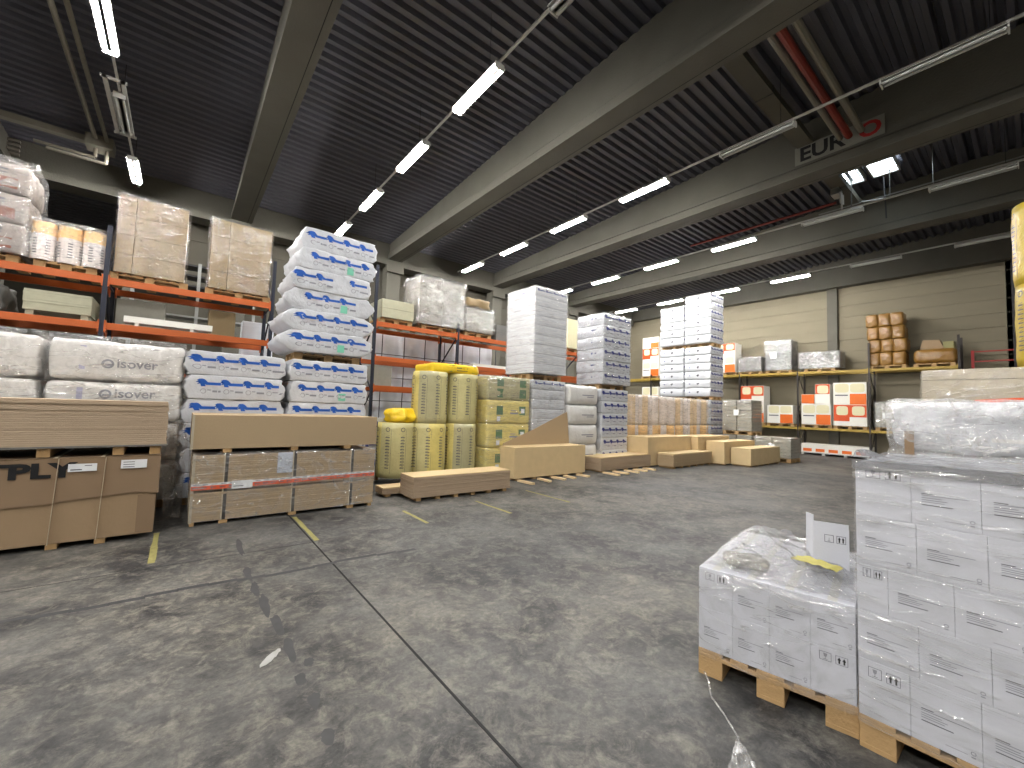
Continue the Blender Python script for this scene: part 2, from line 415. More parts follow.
def panel_wall(name, p0, p1, z1, thick, mat, ph=.55, gaps=()):
    """wall of horizontal panels between two floor points, inner face on the line, thickness to the outside"""
    p0 = Vector((*p0, 0)); p1 = Vector((*p1, 0)); d = (p1 - p0).normalized(); L_ = (p1 - p0).length
    nrm = Vector((-d.y, d.x, 0))
    mb = MB(); mb.T = Matrix.Translation(p0) @ Matrix(((d.x, nrm.x, 0, 0), (d.y, nrm.y, 0, 0), (0, 0, 1, 0), (0, 0, 0, 1)))
    z = 0.0
    mb.box(0, L_, .03, thick, 0, z1, mat)
    while z < z1 - .01:
        t = min(z1, z + ph); mb.box(0, L_, 0, .031, z + .014, t - .014, mat); z = t
    return struct(mb, name)
panel_wall('wall_right', (XR, YB), (XR, .45), 8.05, .3, conc_panel)
panel_wall('wall_right', (XR + 1.6, .45), (XR + 1.6, YF), 8.05, .3, conc_panel)
mb = MB(); mb.box(XR, XR + 1.9, .45, .60, 0, 9.6, conc_dark); mb.box(XR - .3, XR + 2, YF, .45, 9.55, 9.7, conc_dark); struct(mb, 'wall_right')
# direction reversed so that the inside faces look into the hall
panel_wall('wall_back', (XL + 10.3, YB), (XR, YB), 9.2, .3, conc_dark, ph=.9)
mb = MB(); mb.box(XL, XR, 26.5, 26.8, 0, 9, conc_dark); struct(mb, 'wall_back')
mb = MB(); mb.box(XL - .3, XL, YF, 27, 0, 9.6, conc_dark); struct(mb, 'wall_left')
mb = MB(); mb.box(XL, XR + 2, YF - .3, YF, 0, 9.6, conc_dark); struct(mb, 'wall_front')

# corrugated roof deck, ribs along x
def deck(y0, y1, name):
    mb = MB(); pitch = .255; y = y0; prof = []
    while y < y1:
        for dy, dz in ((0, 0), (.035, .10), (.125, .10), (.165, 0)): prof.append((y + dy, zdeck(y) - .06 + dz))
        y += pitch
    prof.append((y, zdeck(y) - .06))
    vs = []; fs = []
    for py, pz in prof: vs += [(XL, py, pz), (XR + 2, py, pz)]
    for i in range(len(prof) - 1): fs.append((2 * i, 2 * i + 1, 2 * i + 3, 2 * i + 2))
    mb.add(vs, fs, deck_m)
    vs = [(XL, y0, zdeck(y0) + .3), (XR + 2, y0, zdeck(y0) + .3), (XR + 2, y1, zdeck(y1) + .3), (XL, y1, zdeck(y1) + .3)]
    mb.add(vs, [(0, 1, 2, 3)], deck_m)
    return struct(mb, name)
deck(YF, 1.0, 'ceiling'); deck(1.0, 27, 'ceiling')

# precast girders along y
BX = [-10.05, -4.38, 1.29, 6.96, 12.6, 18.25]
def girder(x, name='ceiling_beam', w=.62):
    mb = MB(); hw = w / 2; ys = [YF, 1.0, 17.35]
    def prof(y):
        zt = zdeck(y) - .03
        return [(-hw, 8.0), (hw, 8.0), (hw, 8.22), (hw - .07, 8.30), (hw - .07, zt), (-hw + .07, zt), (-hw + .07, 8.30), (-hw, 8.22)]
    vs = []; n = 8
    for y in ys: vs += [(x + a, y, b) for a, b in prof(y)]
    fs = []
    for k in range(len(ys) - 1):
        for i in range(n): fs.append((k * n + i, k * n + (i + 1) % n, (k + 1) * n + (i + 1) % n, (k + 1) * n + i))
    fs += [tuple(range(n))[::-1], tuple(range((len(ys) - 1) * n, len(ys) * n))]
    mb.add(vs, fs, conc)
    mb.box(x + .17, x + .185, YF, 17.3, 7.997, 8.001, M['joint'])
    return struct(mb, name)
for x in BX: girder(x)
mb = MB(); mb.box(24.3, 25.0, YF, YB, 8.05, 9.6, conc); struct(mb, 'ceiling_beam')
# head girder across the far end, on columns
mb = MB()
mb.box(XL, 24.3, 17.35, 17.95, 7.75, 8.9, conc)
mb.box(XL, 24.3, 17.25, 17.36, 7.75, 7.98, conc)
struct(mb, 'ceiling_beam')
for x in BX:
    mb = MB(); mb.box(x - .3, x + .3, 17.37, 17.93, 0, 7.75, conc, b=.02)
    mb.box(x - .38, x + .38, 17.2, 17.37, 7.45, 7.75, conc)
    struct(mb, 'column')
for y in (6.05, 11.9):
    mb = MB(); mb.box(24.5, 24.72, y - .2, y + .2, 0, 8.05, conc, b=.01); struct(mb, 'column')
mb = MB(); mb.box(24.45, 24.8, .28, .46, 0, 8.05, M['dark']); mb.tube((24.4, .36, 0), (24.4, .36, 5.2), .03, M['red'], 8); struct(mb, 'column')

# floor joints, residue lines and painted marks
mb = MB(); mb.box(1.362, 1.378, YF, 17, -.01, .0025, M['joint']); tag(mb.build('floor_joint'), None, None, kind='structure')
mb = MB(); mb.box(XL, 1.355, 5.52, 5.528, -.01, .0022, M['tape_dark']); tag(mb.build('floor_joint'), None, None, kind='structure')
random.seed(4)
for i, (x, y0, y1) in enumerate(((-.13, 5.68, 6.9), (1.42, 5.56, 6.85), (2.92, 5.54, 6.4), (4.32, 5.36, 6.4), (5.78, 5.44, 6.7))):
    mb = MB(); n = 9; pts = [(x - .028 + random.uniform(-.006, .006), y0 + (y1 - y0) * k / n) for k in range(n + 1)] + \
        [(x + .028 + random.uniform(-.006, .006), y0 + (y1 - y0) * k / n) for k in range(n, -1, -1)]
    mb.add([(a, b, .0035) for a, b in pts], [(k, 2 * n + 1 - k, 2 * n - k, k + 1) for k in range(n)], M['yellow_mark'])
    tag(mb.build('floor_marking'), None, None, kind='structure')
mb = MB()
def blot(mb, x, y, a, b, seed, mat, z=.003, rz=0):
    n = 14; pts = []
    for k in range(n):
        t = 2 * math.pi * k / n; r = 1 + .45 * nz(math.cos(t) * 1.7 + seed, math.sin(t) * 1.7, seed)
        px, py = a * r * math.cos(t), b * r * math.sin(t)
        pts.append((x + px * math.cos(rz) - py * math.sin(rz), y + px * math.sin(rz) + py * math.cos(rz), z))
    mb.add(pts, [tuple(range(n))], mat)
for i, (x, y, l) in enumerate(((.64, 5.75, .3), (.62, 4.85, .2), (.63, 4.42, .17), (.655, 4.02, .22), (.68, 3.62, .17), (.69, 3.22, .16), (.68, 2.85, .06), (.70, 2.6, .07), (.76, 3.0, .05), (.69, 2.28, .06))):
    blot(mb, x, y, .030, l * .95, i * 3.1, M['tape_dark'], rz=.03 * math.sin(i * 2.0)); blot(mb, x + .012, y + l * .5, .026, l * .6, i * 1.7 + 5, M['tape_dark'], z=.0034)
o = mb.build('floor_residue'); tag(o, 'broken line of dark tape residue running across the concrete floor', 'floor mark', kind='structure')
mb = MB()
for k in range(24):
    x0 = -3.0 + k * .22; y = 4.86 - .045 * (x0 + 3) + .03 * math.sin(k); 
    mb.add([(x0, y, .0028), (x0 + .23, y - .01, .0028), (x0 + .23, y + .055, .0028), (x0, y + .06, .0028)], [(0, 1, 2, 3)], mk('tyre_smear', rgb(64, 64, 65), .7, .3, 9) if k == 0 else bpy.data.materials['tyre_smear'])
o = mb.build('floor_smear'); o['kind'] = 'structure'
mb = MB(); 
mb.grid(8, 4, lambda u, v: (.50 + .14 * u, 3.12 + .13 * u + .035 * (v - .5) * math.sin(math.pi * (u * .9 + .05)) * 2, .004 + .02 * abs(nz(u * 4, v * 4, 2)) + .012 * v), M['white_scrap'])
tag(mb.build('plastic_scrap', smooth=True), 'small white plastic scrap lying alone on the bare concrete floor', 'litter')
mb = MB(); random.seed(9)
for k in range(7):
    blot(mb, random.uniform(2.2, 5.5), random.uniform(1.8, 5.6), .018, .010, k, M['tape_dark'])
o = mb.build('floor_specks'); o['kind'] = 'structure'

# ============================================================ LIGHTING LINES
LX = [-1.40, 4.2, 9.85, 15.45, 21.1, -7.05]  # last row is unseen, added to brighten the goods facing it
def lamp_maker(on):
    def f():
        root = place_new('hanging_batten_light', (0, 0, 0), 0)
        mb = MB(); prof = [(-.125, -.008), (-.08, .004), (.08, .004), (.125, -.008), (.128, .0), (.085, .03), (.035, .075), (-.035, .075), (-.085, .03), (-.128, .0)]
        for a_, b_ in ((0, 1), (1, 2), (2, 3)):
            p_, q_ = prof[a_], prof[b_]; mb.add([(p_[0], -.77, p_[1]), (q_[0], -.77, q_[1]), (q_[0], .77, q_[1]), (p_[0], .77, p_[1])], [(0, 1, 2, 3)], M['housing'])
        up_ = prof[3:] + prof[:1]
        for p_, q_ in zip(up_, up_[1:]): mb.add([(p_[0], -.77, p_[1]), (q_[0], -.77, q_[1]), (q_[0], .77, q_[1]), (p_[0], .77, p_[1])], [(0, 1, 2, 3)], M['housing']); hs_ = mb.build('housing', root)
        for sx in (-.055, .055):
            mb = MB(); mb.tube((sx, -.74, -.03), (sx, .74, -.03), .028, M['tube'] if on else M['tube_off'], 6); mb.build('lamp_tube', root)
        for ya, yb in ((-.775, -.75), (.75, .775)):
            mb = MB(); mb.box(-.10, .10, ya, yb, -.062, .06, M['housing']); mb.build('end_cap', hs_)
        return root
    return f
near_name = ['over the orange rack end', 'over the leaning printed bales', 'beyond the bare middle girder', 'over the plain white tower', 'by the concrete side wall', 'added unseen beyond the valve box']
for li, x in enumerate(LX):
    mb = MB(); mb.box(x - .02, x + .02, -6.5, 16.8, 8.045, 8.09, M['housing'])
    for y in range(-6, 17, 3): mb.tube((x, y + .3, 8.09), (x, y + .3, zdeck(y + .3)), .006, M['dark'], 5)
    tag(mb.build('light_trunking'), 'slim white trunking carrying the lamp row ' + near_name[li], 'cable trunking')
    ks = range(-2, 6)
    for k in ks:
        y = .87 + 2.93 * k if li else .7 + 2.93 * k
        yy = {0: y + .15}.get(li, y)
        cy = yy
        on = (k >= 2) if li >= 2 else (k >= 0)
        if li == 5: on = True
        if li == 1: on = k not in (0, 1)
        if li == 0: on = k in (0, 1, 3, 5, -2)
        if li == 4 and k < 1: on = False
        if li in (2, 3) and k < 0: on = (k == -2)
        if li == 0: cy = .45 + 2.93 * k + .35
        if li == 5: on = True
        lab = ('glowing' if on else 'unlit') + ' twin-tube lamp, %s from the far girder, row %s' % (ORD[5 - k], near_name[li])
        K.put(('lamp', on), lamp_maker(on), (x, cy, 7.97), 0, lab, 'ceiling light', 'lit batten lights' if on else 'unlit batten lights')

# ============================================================ PRINTED BALES
def eagle(mb, x, z, s, F, mat):
    """stylised bird head, s = height"""
    P = [(-.1, -.5), (.42, -.5), (.30, -.22), (.62, -.18), (.66, .0), (.50, .20), (.30, .42), (.05, .52), (-.30, .50), (-.55, .30), (-.38, .26), (-.62, .02), (-.34, .02), (-.50, -.26), (-.2, -.16)]
    c = (0.02, .05)
    for i in range(len(P)):
        a = P[i]; b = P[(i + 1) % len(P)]
        mb.add([F(x + c[0] * s, z + c[1] * s), F(x + a[0] * s, z + a[1] * s), F(x + b[0] * s, z + b[1] * s)], [(0, 1, 2)], mat)
def prints(mb, w, h, F, mat, sticker=False, n=4, shift=0.0, small=True, skip=None):
    st = w / n
    for i in range(n):
        if skip == i: continue
        x = -w / 2 + .05 + (st - .01) * (i + .20) + shift
        if x > w / 2 - .14 or x < -w / 2 + .05: continue
        eagle(mb, x, h * .68, h * .31, F, mat)
        x1 = min(x + st * .78, w / 2 - .05)
        mb.rect(x + h * .12, x1, h * .585, h * .70, mat, F, 3)
        if small:
            mb.ring(x + .02, h * .33, h * .085, h * .105, M['ink_pale'], F, 10)
            mb.rect(x + .07, x + .12, h * .36, h * .40, M['ink_pale'], F); mb.rect(x + .14, min(x + .25, w / 2 - .02), h * .29, h * .37, M['ink_pale'], F)
    if sticker: mb.rect(w * .12, w * .22, h * .12, h * .48, M['mint'], lambda a, b: F(a, b, .006), 2)
def bale_maker(w, d, h, seed, mat='poly', pr='blue', sticker=False, amp=.018, ends=.05, left=False, shift=0.0, skip=None, n=4, bulge=.004, r=.020, small=True):
    def f():
        mb = MB(); F, G = softbox(mb, w, d, h, M[mat], r=r, bulge=bulge, amp=amp, freq=7, seed=seed, n=(14, 12, 6), ends=ends, endamp=.07 if ends > .03 else .03)
        if pr: prints(mb, w, h, F, M[pr], sticker, n=n, shift=shift, skip=skip, small=small)
        if left:
            for yy in (-.1, ):
                eagle(mb, yy, h * .6, h * .20, lambda a, b: G(a, b), M['navy']); mb.rect(yy - .16, yy - .03, h * .57, h * .63, M['navy'], lambda a, b: G(a, b))
        return merge(mb.build('insulation_bale', smooth=True))
    return f
def bale_stack(x, y, z, w, d, h, n, key, desc, group, jit=.012, rz=0, **kw):
    random.seed(hash_(key))
    for k in range(n):
        fromtop = n - 1 - k
        lab = '%s, %s' % (('topmost' if fromtop == 0 else ORD[fromtop] + ' from the top'), desc)
        v = k % 3
        kk = dict(kw); st = kk.pop('stickers', ())
        K.put((key, v, k in st), bale_maker(w, d, h, seed=v + len(key), sticker=(k in st), shift=(0, .05, -.03)[v], **kk),
              (x + random.uniform(-jit, jit), y + random.uniform(-jit, jit), z + k * h), rz + random.uniform(-.008, .008), kk.get('pre', '') + lab if False else lab, 'insulation bale', group)
def hash_(s): return sum(ord(c) * (i + 1) for i, c in enumerate(str(s)))

FY = 8.3          # front plane of the second row
D2 = 1.2
# -- left column of printed bales, six layers on a pallet
pallet(1.2, .8, (.72, FY + .6, 0), 0, 'wooden pallet under the low column of blue-printed bales')
bale_stack(.72, FY + .6, .144, 1.27, D2, .388, 6, 'bird_a', 'blue-printed bale in the low column beside the grey logo bales', 'blue printed bales, low column', ends=.07, stickers=())
pallet(1.2, .8, (2.19, FY + .6, 0), 0, 'wooden pallet under the column that carries the leaning bales')
bale_stack(2.19, FY + .6, .144, 1.30, D2, .388, 6, 'bird_b', 'blue-printed bale under the tall leaning upper stack', 'blue printed bales under the leaning stack', ends=.04, stickers=(4,))
pallet(1.2, .8, (2.19, FY + .62, 2.475), 0, 'wooden pallet carrying the tall leaning upper stack of bales')
random.seed(11)
for k in range(6):
    fromtop = 5 - k
    lab = '%s, blue-printed crumpled bale in the tall leaning upper stack' % ('topmost' if fromtop == 0 else ORD[fromtop] + ' from the top')
    K.put(('bird_c', k), bale_maker(1.27, D2, .40, seed=20 + k, sticker=k in (0, 2, 4), amp=.022, ends=(.20, .20, .15, .09, .08, .06)[k], skip=2 if k == 3 else None, shift=(0, .02, .1, -.05, .08, 0)[k]),
          (2.16 + (-.03, -.03, 0, -.01, .06, .09)[k], FY + .6 + random.uniform(-.02, .02), 2.62 + k * .385), (.0, .01, -.015, .01, .02, .01)[k], lab, 'insulation bale', 'leaning stack of blue printed bales')
# -- small grey-ish printed column right of the wrapped boards
pallet(1.2, .8, (3.0, 9.7, 0), 0, 'wooden pallet behind the tall wrapped board bundle')
bale_stack(3.05, 9.5, .144, 1.1, 1.0, .42, 3, 'bird_d', 'dull printed bale behind the end of the orange-taped boards', 'dull printed bales behind the taped boards', ends=.03, pr='navy')

# -- grey logo bales behind the brown wrapped boards
def iso_maker(seed, logo=True, w=1.42, lz=.42):
    def f():
        mb = MB(); h = .56; F, G = softbox(mb, w, D2, h, M['poly_dirty'], r=.06, bulge=.02, amp=.025, freq=5, seed=seed, n=(16, 12, 8))
        if logo:
            mb.ring(-.13, h * lz, .04, .068, M['ink_pale'], F, 16); mb.rect(-.16, -.09, h * (lz - .05), h * lz, M['ink_pale'], F)
            mb.text('isover', -.04, h * (lz - .08), .185, M['ink_pale'], F, wide=1.0, bold=.015)
            mb.rect(-.42, -.36, h * .25, h * .85, mk('violet_print', rgb(170, 170, 196), .5) if 'violet_print' not in bpy.data.materials else bpy.data.materials['violet_print'], F, 1)
        return merge(mb.build('insulation_bale', smooth=True))
    return f
for k in range(4):
    z = .144 + k * .592
    nm = ('topmost' if k == 3 else ORD[3 - k] + ' from the top')
    K.put(('iso', k), iso_maker(k, lz=.70 if k == 2 else .42), (-.72, FY + .6, z), 0, nm + ', grey film-wrapped bale with a round logo behind the brown boards', 'insulation bale', 'grey logo bales behind the brown boards')
    K.put(('isob', k % 2), iso_maker(7 + k, False, 1.4), (-2.22, FY + .55, z), 0, nm + ', plain grey wrapped bale beside the logo bales', 'insulation bale', 'plain grey bales beside the logo bales')
pallet(1.2, .8, (-.72, FY + .6, 0), 0, 'wooden pallet under the bales with the round logo')
pallet(1.2, .8, (-2.22, FY + .6, 0), 0, 'wooden pallet under the plain grey wrapped bales')
add_film(1.44, 1.22, 2.38, (-.72, FY + .6, .15), 0, 'crinkled clear film around the grey bales with the round logo', 'film', seed=3, amp=.025)
add_film(1.42, 1.22, 2.38, (-2.22, FY + .55, .15), 0, 'crinkled clear film around the plain grey bales', 'film', seed=4, amp=.025)

# ============================================================ YELLOW ROLLS
def roll_maker(r, h, mats, seed, marks=True, n=28, lab='ink'):
    def f():
        mb = MB(); m0, m1, m2 = mats
        def P(a, z):
            k = 1 + .035 * nz(math.cos(a) * 2 + seed, math.sin(a) * 2, z * 4 + seed) - .03 * (abs(z / h - .5) * 2) ** 6
            return (r * k * math.cos(a), r * k * math.sin(a), z)
        nzs = 9
        for i in range(n):
            a0 = 2 * math.pi * i / n; a1 = 2 * math.pi * (i + 1) / n
            sec = int(((i / n) * 6) % 6)
            mt = (m0, m1, m0, m2, m1, m2)[sec]
            for j in range(nzs):
                z0 = h * j / nzs; z1 = h * (j + 1) / nzs
                mb.add([P(a0, z0), P(a1, z0), P(a1, z1), P(a0, z1)], [(0, 1, 2, 3)], mt)
        mb.add([P(2 * math.pi * i / n, h) for i in range(n)], [tuple(range(n))], m1)
        mb.add([P(2 * math.pi * i / n, 0) for i in range(n)][::-1], [tuple(range(n))], m1)
        if marks:
            random.seed(seed)
            for c in range(8):
                ac = 2 * math.pi * (c + .4) / 8
                F = lambda x, z, ac=ac: tuple(Vector(P(ac + x / r, z)) + Vector((math.cos(ac), math.sin(ac), 0)) * .004)
                for q in range(11):      # column of marks standing in for a line of vertical print
                    z = h * (.18 + .055 * q)
                    mb.rect(-.045, .045, z, z + .018, M[lab], F); 
                    mb.add([F(-.045, z + .02), F(-.03, z + .02), F(.045, z + .05), F(.03, z + .05)], [(0, 1, 2, 3)], M[lab])
                mb.ring(0, h * .88, .035, .048, M[lab], F, 10)
                for zz in (.08, .14): mb.rect(.075, .079, h * zz, h * (zz + .75), M[lab], F)
                for zz in (.1, .45, .8): mb.rect(-.09, .09, h * zz, h * zz + .004, M[lab], F)
        return merge(mb.build('insulation_roll', smooth=True))
    return f
YM = (M['wool_dim'], M['yellow_wool'], M['wool_dim'])
YM2 = (M['yellow_wool'], M['wool_dim'], M['olive_film'])
spots = ((4.50, 8.72, 0), (5.33, 8.72, 1))
who = ('by the short roll', 'by the green-marked packs', 'behind the roll by the short one', 'behind, beside the green-marked packs')
pallet(1.2, .8, (4.9, 9.1, 0), 0, 'wooden pallet under the tall yellow insulation rolls')
for x, y, i in spots:
    for t in range(2):
        K.put(('yr', (i + t) % 2), roll_maker(.405, 1.17, YM if (i + t) % 2 == 0 else YM2, 3 + (i + t) % 2, lab='ink'), (x, y, .144 + 1.17 * t), R(40 * i + 25 * t),
              '%s yellow insulation roll in clear bag, %s' % ('upper' if t else 'lower', who[i]), 'insulation roll', 'tall yellow insulation rolls')
K.put(('yr', 0), None, (3.78, 8.85, .144), R(70), 'short single-height insulation roll at the rack side of the yellow rolls', 'insulation roll', 'tall yellow insulation rolls')
mb = MB(); F, G = softbox(mb, 1.25, 1.0, .22, M['yellow_bag'], r=.07, bulge=.01, amp=.03, seed=5)
for x, m_ in ((-.2, 'dgreen'), (.42, 'dgreen')): mb.rect(x, x + .15, .03, .19, M[m_], F, 2)
mb.rect(.0, .3, .12, .14, M['ink'], F, 2); mb.rect(.0, .3, .06, .075, M['ink'], F, 2); mb.rect(.45, .54, .12, .16, M['yellow_bag'], lambda a, b: F(a, b, .008))
tag(place(merge(mb.build('insulation_bale', smooth=True)), (5.05, 8.95, 2.485), R(-3)), 'flat bright yellow pack lying on top of the yellow rolls', 'insulation bale')
mb = MB(); softbox(mb, .6, .5, .32, M['yellow_bag'], r=.12, bulge=.04, amp=.09, freq=8, seed=9); 
tag(place(merge(mb.build('crumpled_bag', smooth=True)), (3.88, 8.85, 1.318), R(15)), 'crumpled bright yellow bag on top of the short insulation roll', 'bag')

# ============================================================ GREEN-MARKED PACKS
def gw_maker(k):
    top = k == 3
    def f():
        w, h = 1.36, .59
        mb = MB(); F, G = softbox(mb, w, D2, h, M['olive_film'] if top else M['yellow_wool'], r=.05, bulge=.02, amp=.015, freq=6, seed=30 + k, n=(14, 12, 8))
        for x0, x1 in ((-.42, -.22), (.30, .52)):
            for z0, z1 in (((.06, .28), (.34, .52)) if top else ((.22, .44),)):
                mb.rect(x0, x1, z0, z1, M['green'], F, 3)
        if not top:
            mb.rect(-.40, -.30, .06, .18, M['label'], F, 2); mb.rect(0, .26, .24, .28, M['ink_pale'], F, 3); mb.rect(.02, .2, .32, .34, M['ink_pale'], F, 3)
            mb.rect(.36, .48, .27, .38, M['label'], lambda a, b: F(a, b, .007), 2)
        return merge(mb.build('insulation_bale', smooth=True))
    return f
pallet(1.2, .8, (6.62, FY + .65, 0), 0, 'wooden pallet under the yellow packs with green squares')
for k in range(4):
    K.put(('gw', k == 3), gw_maker(k), (6.53, FY + .6, .144 + k * .59), 0, ('topmost dull olive' if k == 3 else ORD[3 - k] + ' from the top, yellow') + ' glasswool pack with green squares by the yellow rolls', 'insulation bale', 'green square packs')
add_film(1.38, 1.22, 2.36, (6.53, FY + .6, .15), 0, 'clear film around the yellow packs with green squares', 'film_soft', seed=6)

# ============================================================ PLAIN WHITE TOWER
def slab_bale(w, d, h, seed, pr):
    def f():
        mb = MB(); F, G = softbox(mb, w, d, h, M['poly'], r=.02, bulge=.004, amp=.006, freq=9, seed=seed, n=(12, 10, 3))
        if pr: prints(mb, w, h, F, M['navy'], n=4, small=False)
        else:
            for i in range(4): mb.rect(-w / 2 + .16 + i * w / 4, -w / 2 + .24 + i * w / 4, h * .5, h * .56, M['poly_dirty'], F, 2)
        if pr:
            eagle(mb, -.1, h * .5, h * .4, G, M['navy']); mb.rect(-.3, .0, h * .42, h * .5, M['navy'], G)
        return merge(mb.build('insulation_bale', smooth=True))
    return f
pallet(1.2, .8, (7.98, FY + .65, 0), 0, 'wooden pallet at the foot of the plain white tower')
for t, z0 in ((0, .144), (1, 2.68)):
    nL = 9
    for k in range(nL):
        pr = k == nL - 1
        lab = ('top, navy-printed' if pr else '%s from the top, plain white' % ORD[nL - 1 - k]) + ' thin bale, %s half of the white tower' % ('upper' if t else 'lower')
        K.put(('slab', pr, k % 2), slab_bale(1.22, D2, .262 if t == 0 else .262, 40 + k % 2, pr), (7.90 + (k % 2) * .004, FY + .6, z0 + k * .262), 0, lab, 'insulation bale', 'thin white bales of the white tower')
pallet(1.2, .8, (7.95, FY + .62, 2.52), 0, 'wooden pallet between the two halves of the white tower')
add_film(1.235, 1.215, 2.36, (7.90, FY + .6, 2.69), 0, 'tight clear film around the upper half of the white tower', 'film_tower', seed=8, amp=.008, n=(20, 18, 26))
add_film(1.235, 1.215, 2.34, (7.90, FY + .6, .15), 0, 'tight clear film around the lower half of the white tower', 'film_soft', seed=9, amp=.008)

# ============================================================ GREY BULGING BALES
def puff(k):
    def f():
        mb = MB(); F, G = softbox(mb, 1.3, D2, .58, M['poly_dirty'], r=.09, bulge=.045, amp=.02, freq=6, seed=50 + k, n=(14, 12, 8))
        mb.rect(-.12, .42, .27, .30, M['ink_pale'], F, 4); mb.rect(.1, .4, .22, .245, M['ink_pale'], F, 3)
        mb.rect(-.26, -.255, .04, .54, M['ink_pale'], F, 1)
        return merge(mb.build('insulation_bale', smooth=True))
    return f
pallet(1.2, .8, (9.3, FY + .6, 0), 0, 'wooden pallet under the bulging pale grey bales')
for k in range(4):
    K.put(('puff', k % 2), puff(k % 2), (9.3, FY + .6, .144 + .58 * k), 0, ('topmost' if k == 3 else ORD[3 - k] + ' from the top') + ', bulging pale grey bale beside the navy-printed column', 'insulation bale', 'bulging pale grey bales')

# ============================================================ NAVY-PRINTED COLUMNS (two tiers)
pallet(1.2, .8, (10.75, FY + .62, 0), 0, 'wooden pallet under the navy-printed column in the middle')
bale_stack(10.78, FY + .6, .144, 1.30, D2, .378, 6, 'nav_lo', 'navy-printed bale in the lower tier, middle column', 'navy printed bales, lower tier', ends=.015, pr='navy', amp=.01, left=True)
pallet(1.2, .8, (10.85, FY + .62, 2.42), 0, 'wooden pallet between the tiers of the navy-printed column')
bale_stack(10.85, FY + .55, 2.57, 1.36, 1.1, .372, 6, 'nav_hi', 'navy-printed bale in the upper tier, middle column', 'navy printed bales, upper tier', ends=.02, pr='navy', amp=.014, left=True)
add_film(1.38, 1.12, 2.24, (10.85, FY + .55, 2.57), 0, 'clear film around the upper tier of the navy-printed column', 'film_soft', seed=10)

# ============================================================ TAN ROLLS ROW
TM = (M['pink_roll'], M['pink_roll'], M['tan_roll'])
def tan_maker(h, low, seed):
    mats = (M['orange_roll'], M['pink_roll'], M['orange_roll']) if low else TM
    return roll_maker(.285, h, mats, seed, marks=False, n=20)
RX = [12.75 + .58 * i for i in range(10)]
for i, x in enumerate(RX):
    dx = .12 * (i >= 2) + .2 * (i >= 6)
    for t in range(2):
        K.put(('tan', t, (i // 2) % 2), tan_maker(1.12 if t == 0 else 1.09, t == 0 or (i // 2) % 2 == 1 and False, 60 + i % 2), (x + dx - .05, 9.1, .144 + 1.12 * t), R(50 * i),
              '%s tan wrapped roll, %s in the row counted from the navy-printed column' % (('lower', 'upper')[t], ORD[i]), 'insulation roll', 'tan wrapped rolls')
for i, x in enumerate((13.0, 15.0, 17.2)):
    pallet(1.2, .8, (x + .1, 9.15, 0), 0, 'wooden pallet under the %s group of tan wrapped rolls' % ORD[i])
for i, (x, w) in enumerate(((13.03, 1.17), (14.97, 2.32), (17.48, 2.32))):
    add_film(w, .6, 2.2, (x if i else 13.0, 9.1, .15), 0, 'clear film around the %s group of tan wrapped rolls' % ORD[i], 'film_soft', seed=12 + i, amp=.02)

# ============================================================ TALL WHITE STACKS (three tiers high)
def wb(w, d, h, seed):
    def f():
        mb = MB(); F, G = softbox(mb, w, d, h, M['poly'], r=.035, bulge=.01, amp=.03, freq=6, seed=seed, n=(12, 12, 5), ends=.03)
        prints(mb, w, h, F, M['navy'], n=4, small=True)
        for yy in (-.05,):
            eagle(mb, yy, h * .5, h * .28, G, M['ink']); mb.rect(yy + .35, yy + .42, h * .45, h * .55, M['navy'], G)
        return merge(mb.build('insulation_bale', smooth=True))
    return f
TW = 18.05
for ci, (yc, n3, wh) in enumerate(((9.42, 6, 'column facing the navy rolls'), (10.68, 5, 'column nearer the racks'))):
    nm = ('taller', 'shorter')[ci]
    tiers = [(.144, 6), (2.53, 6), (4.92, n3)]
    tot = 12 + n3; c = 0
    for ti, (z0, nn) in enumerate(tiers):
        pallet(1.2, .8, (TW + .6, yc, z0 - .144), R(90), 'wooden pallet, tier %s of the %s tall white stack' % (('one', 'two', 'three')[ti], nm))
        for k in range(nn):
            c += 1
            K.put(('wb', k % 3), wb(1.18, 1.2, .372, 70 + k % 3), (TW + .6, yc, z0 + .372 * k), 0,
                  '%s white bale from the bottom, %s tier, %s of the two tall white stacks' % (ORD[k], ('bottom', 'middle', 'top')[ti], nm), 'insulation bale', 'white bales, %s tall stack' % nm)

# ============================================================ BOARD STACKS
def pile(mb, w, d, h, n, mat, seed, jit=.006, z0=0.0, topmat=None):
    random.seed(seed); t = h / n
    for k in range(n):
        a, b, c, e = [random.uniform(-jit, jit) for _ in range(4)]
        if random.random() < .12: a *= 2.2; c *= 2.2
        mb.box(-w / 2 + a, w / 2 + b, -d / 2 + c, d / 2 + e, z0 + t * k + (.0012 if k else 0), z0 + t * (k + 1), topmat if (topmat and k == n - 1) else mat)
def board_stack(loc, w, d, h, n, mat, label, rz=0, seed=0, foot=.09, feet=5, topmat='board_top', jit=.006, name='board_stack'):
    root = thing(name, label, 'stack of boards', loc, rz)
    mb = MB(); pile(mb, w, d, h - foot, n, M[mat], seed, jit, foot, M[topmat] if topmat else None); mb.build('boards', root)
    for i in range(feet):
        x = -w / 2 + .12 + (w - .24) * i / (feet - 1)
        mb = MB(); mb.box(x - .045, x + .045, -d / 2 + .02, d / 2 - .02, 0, foot, M['wood']); mb.build('bearer', root)
    return root
def ctr(a, b, depth):   # front-left, front-right floor points -> centre, width, rz
    dx, dy = b[0] - a[0], b[1] - a[1]; L_ = math.hypot(dx, dy); rz = math.atan2(dy, dx)
    cx = (a[0] + b[0]) / 2 - math.sin(rz) * depth / 2; cy = (a[1] + b[1]) / 2 + math.cos(rz) * depth / 2
    return (cx, cy), L_, rz

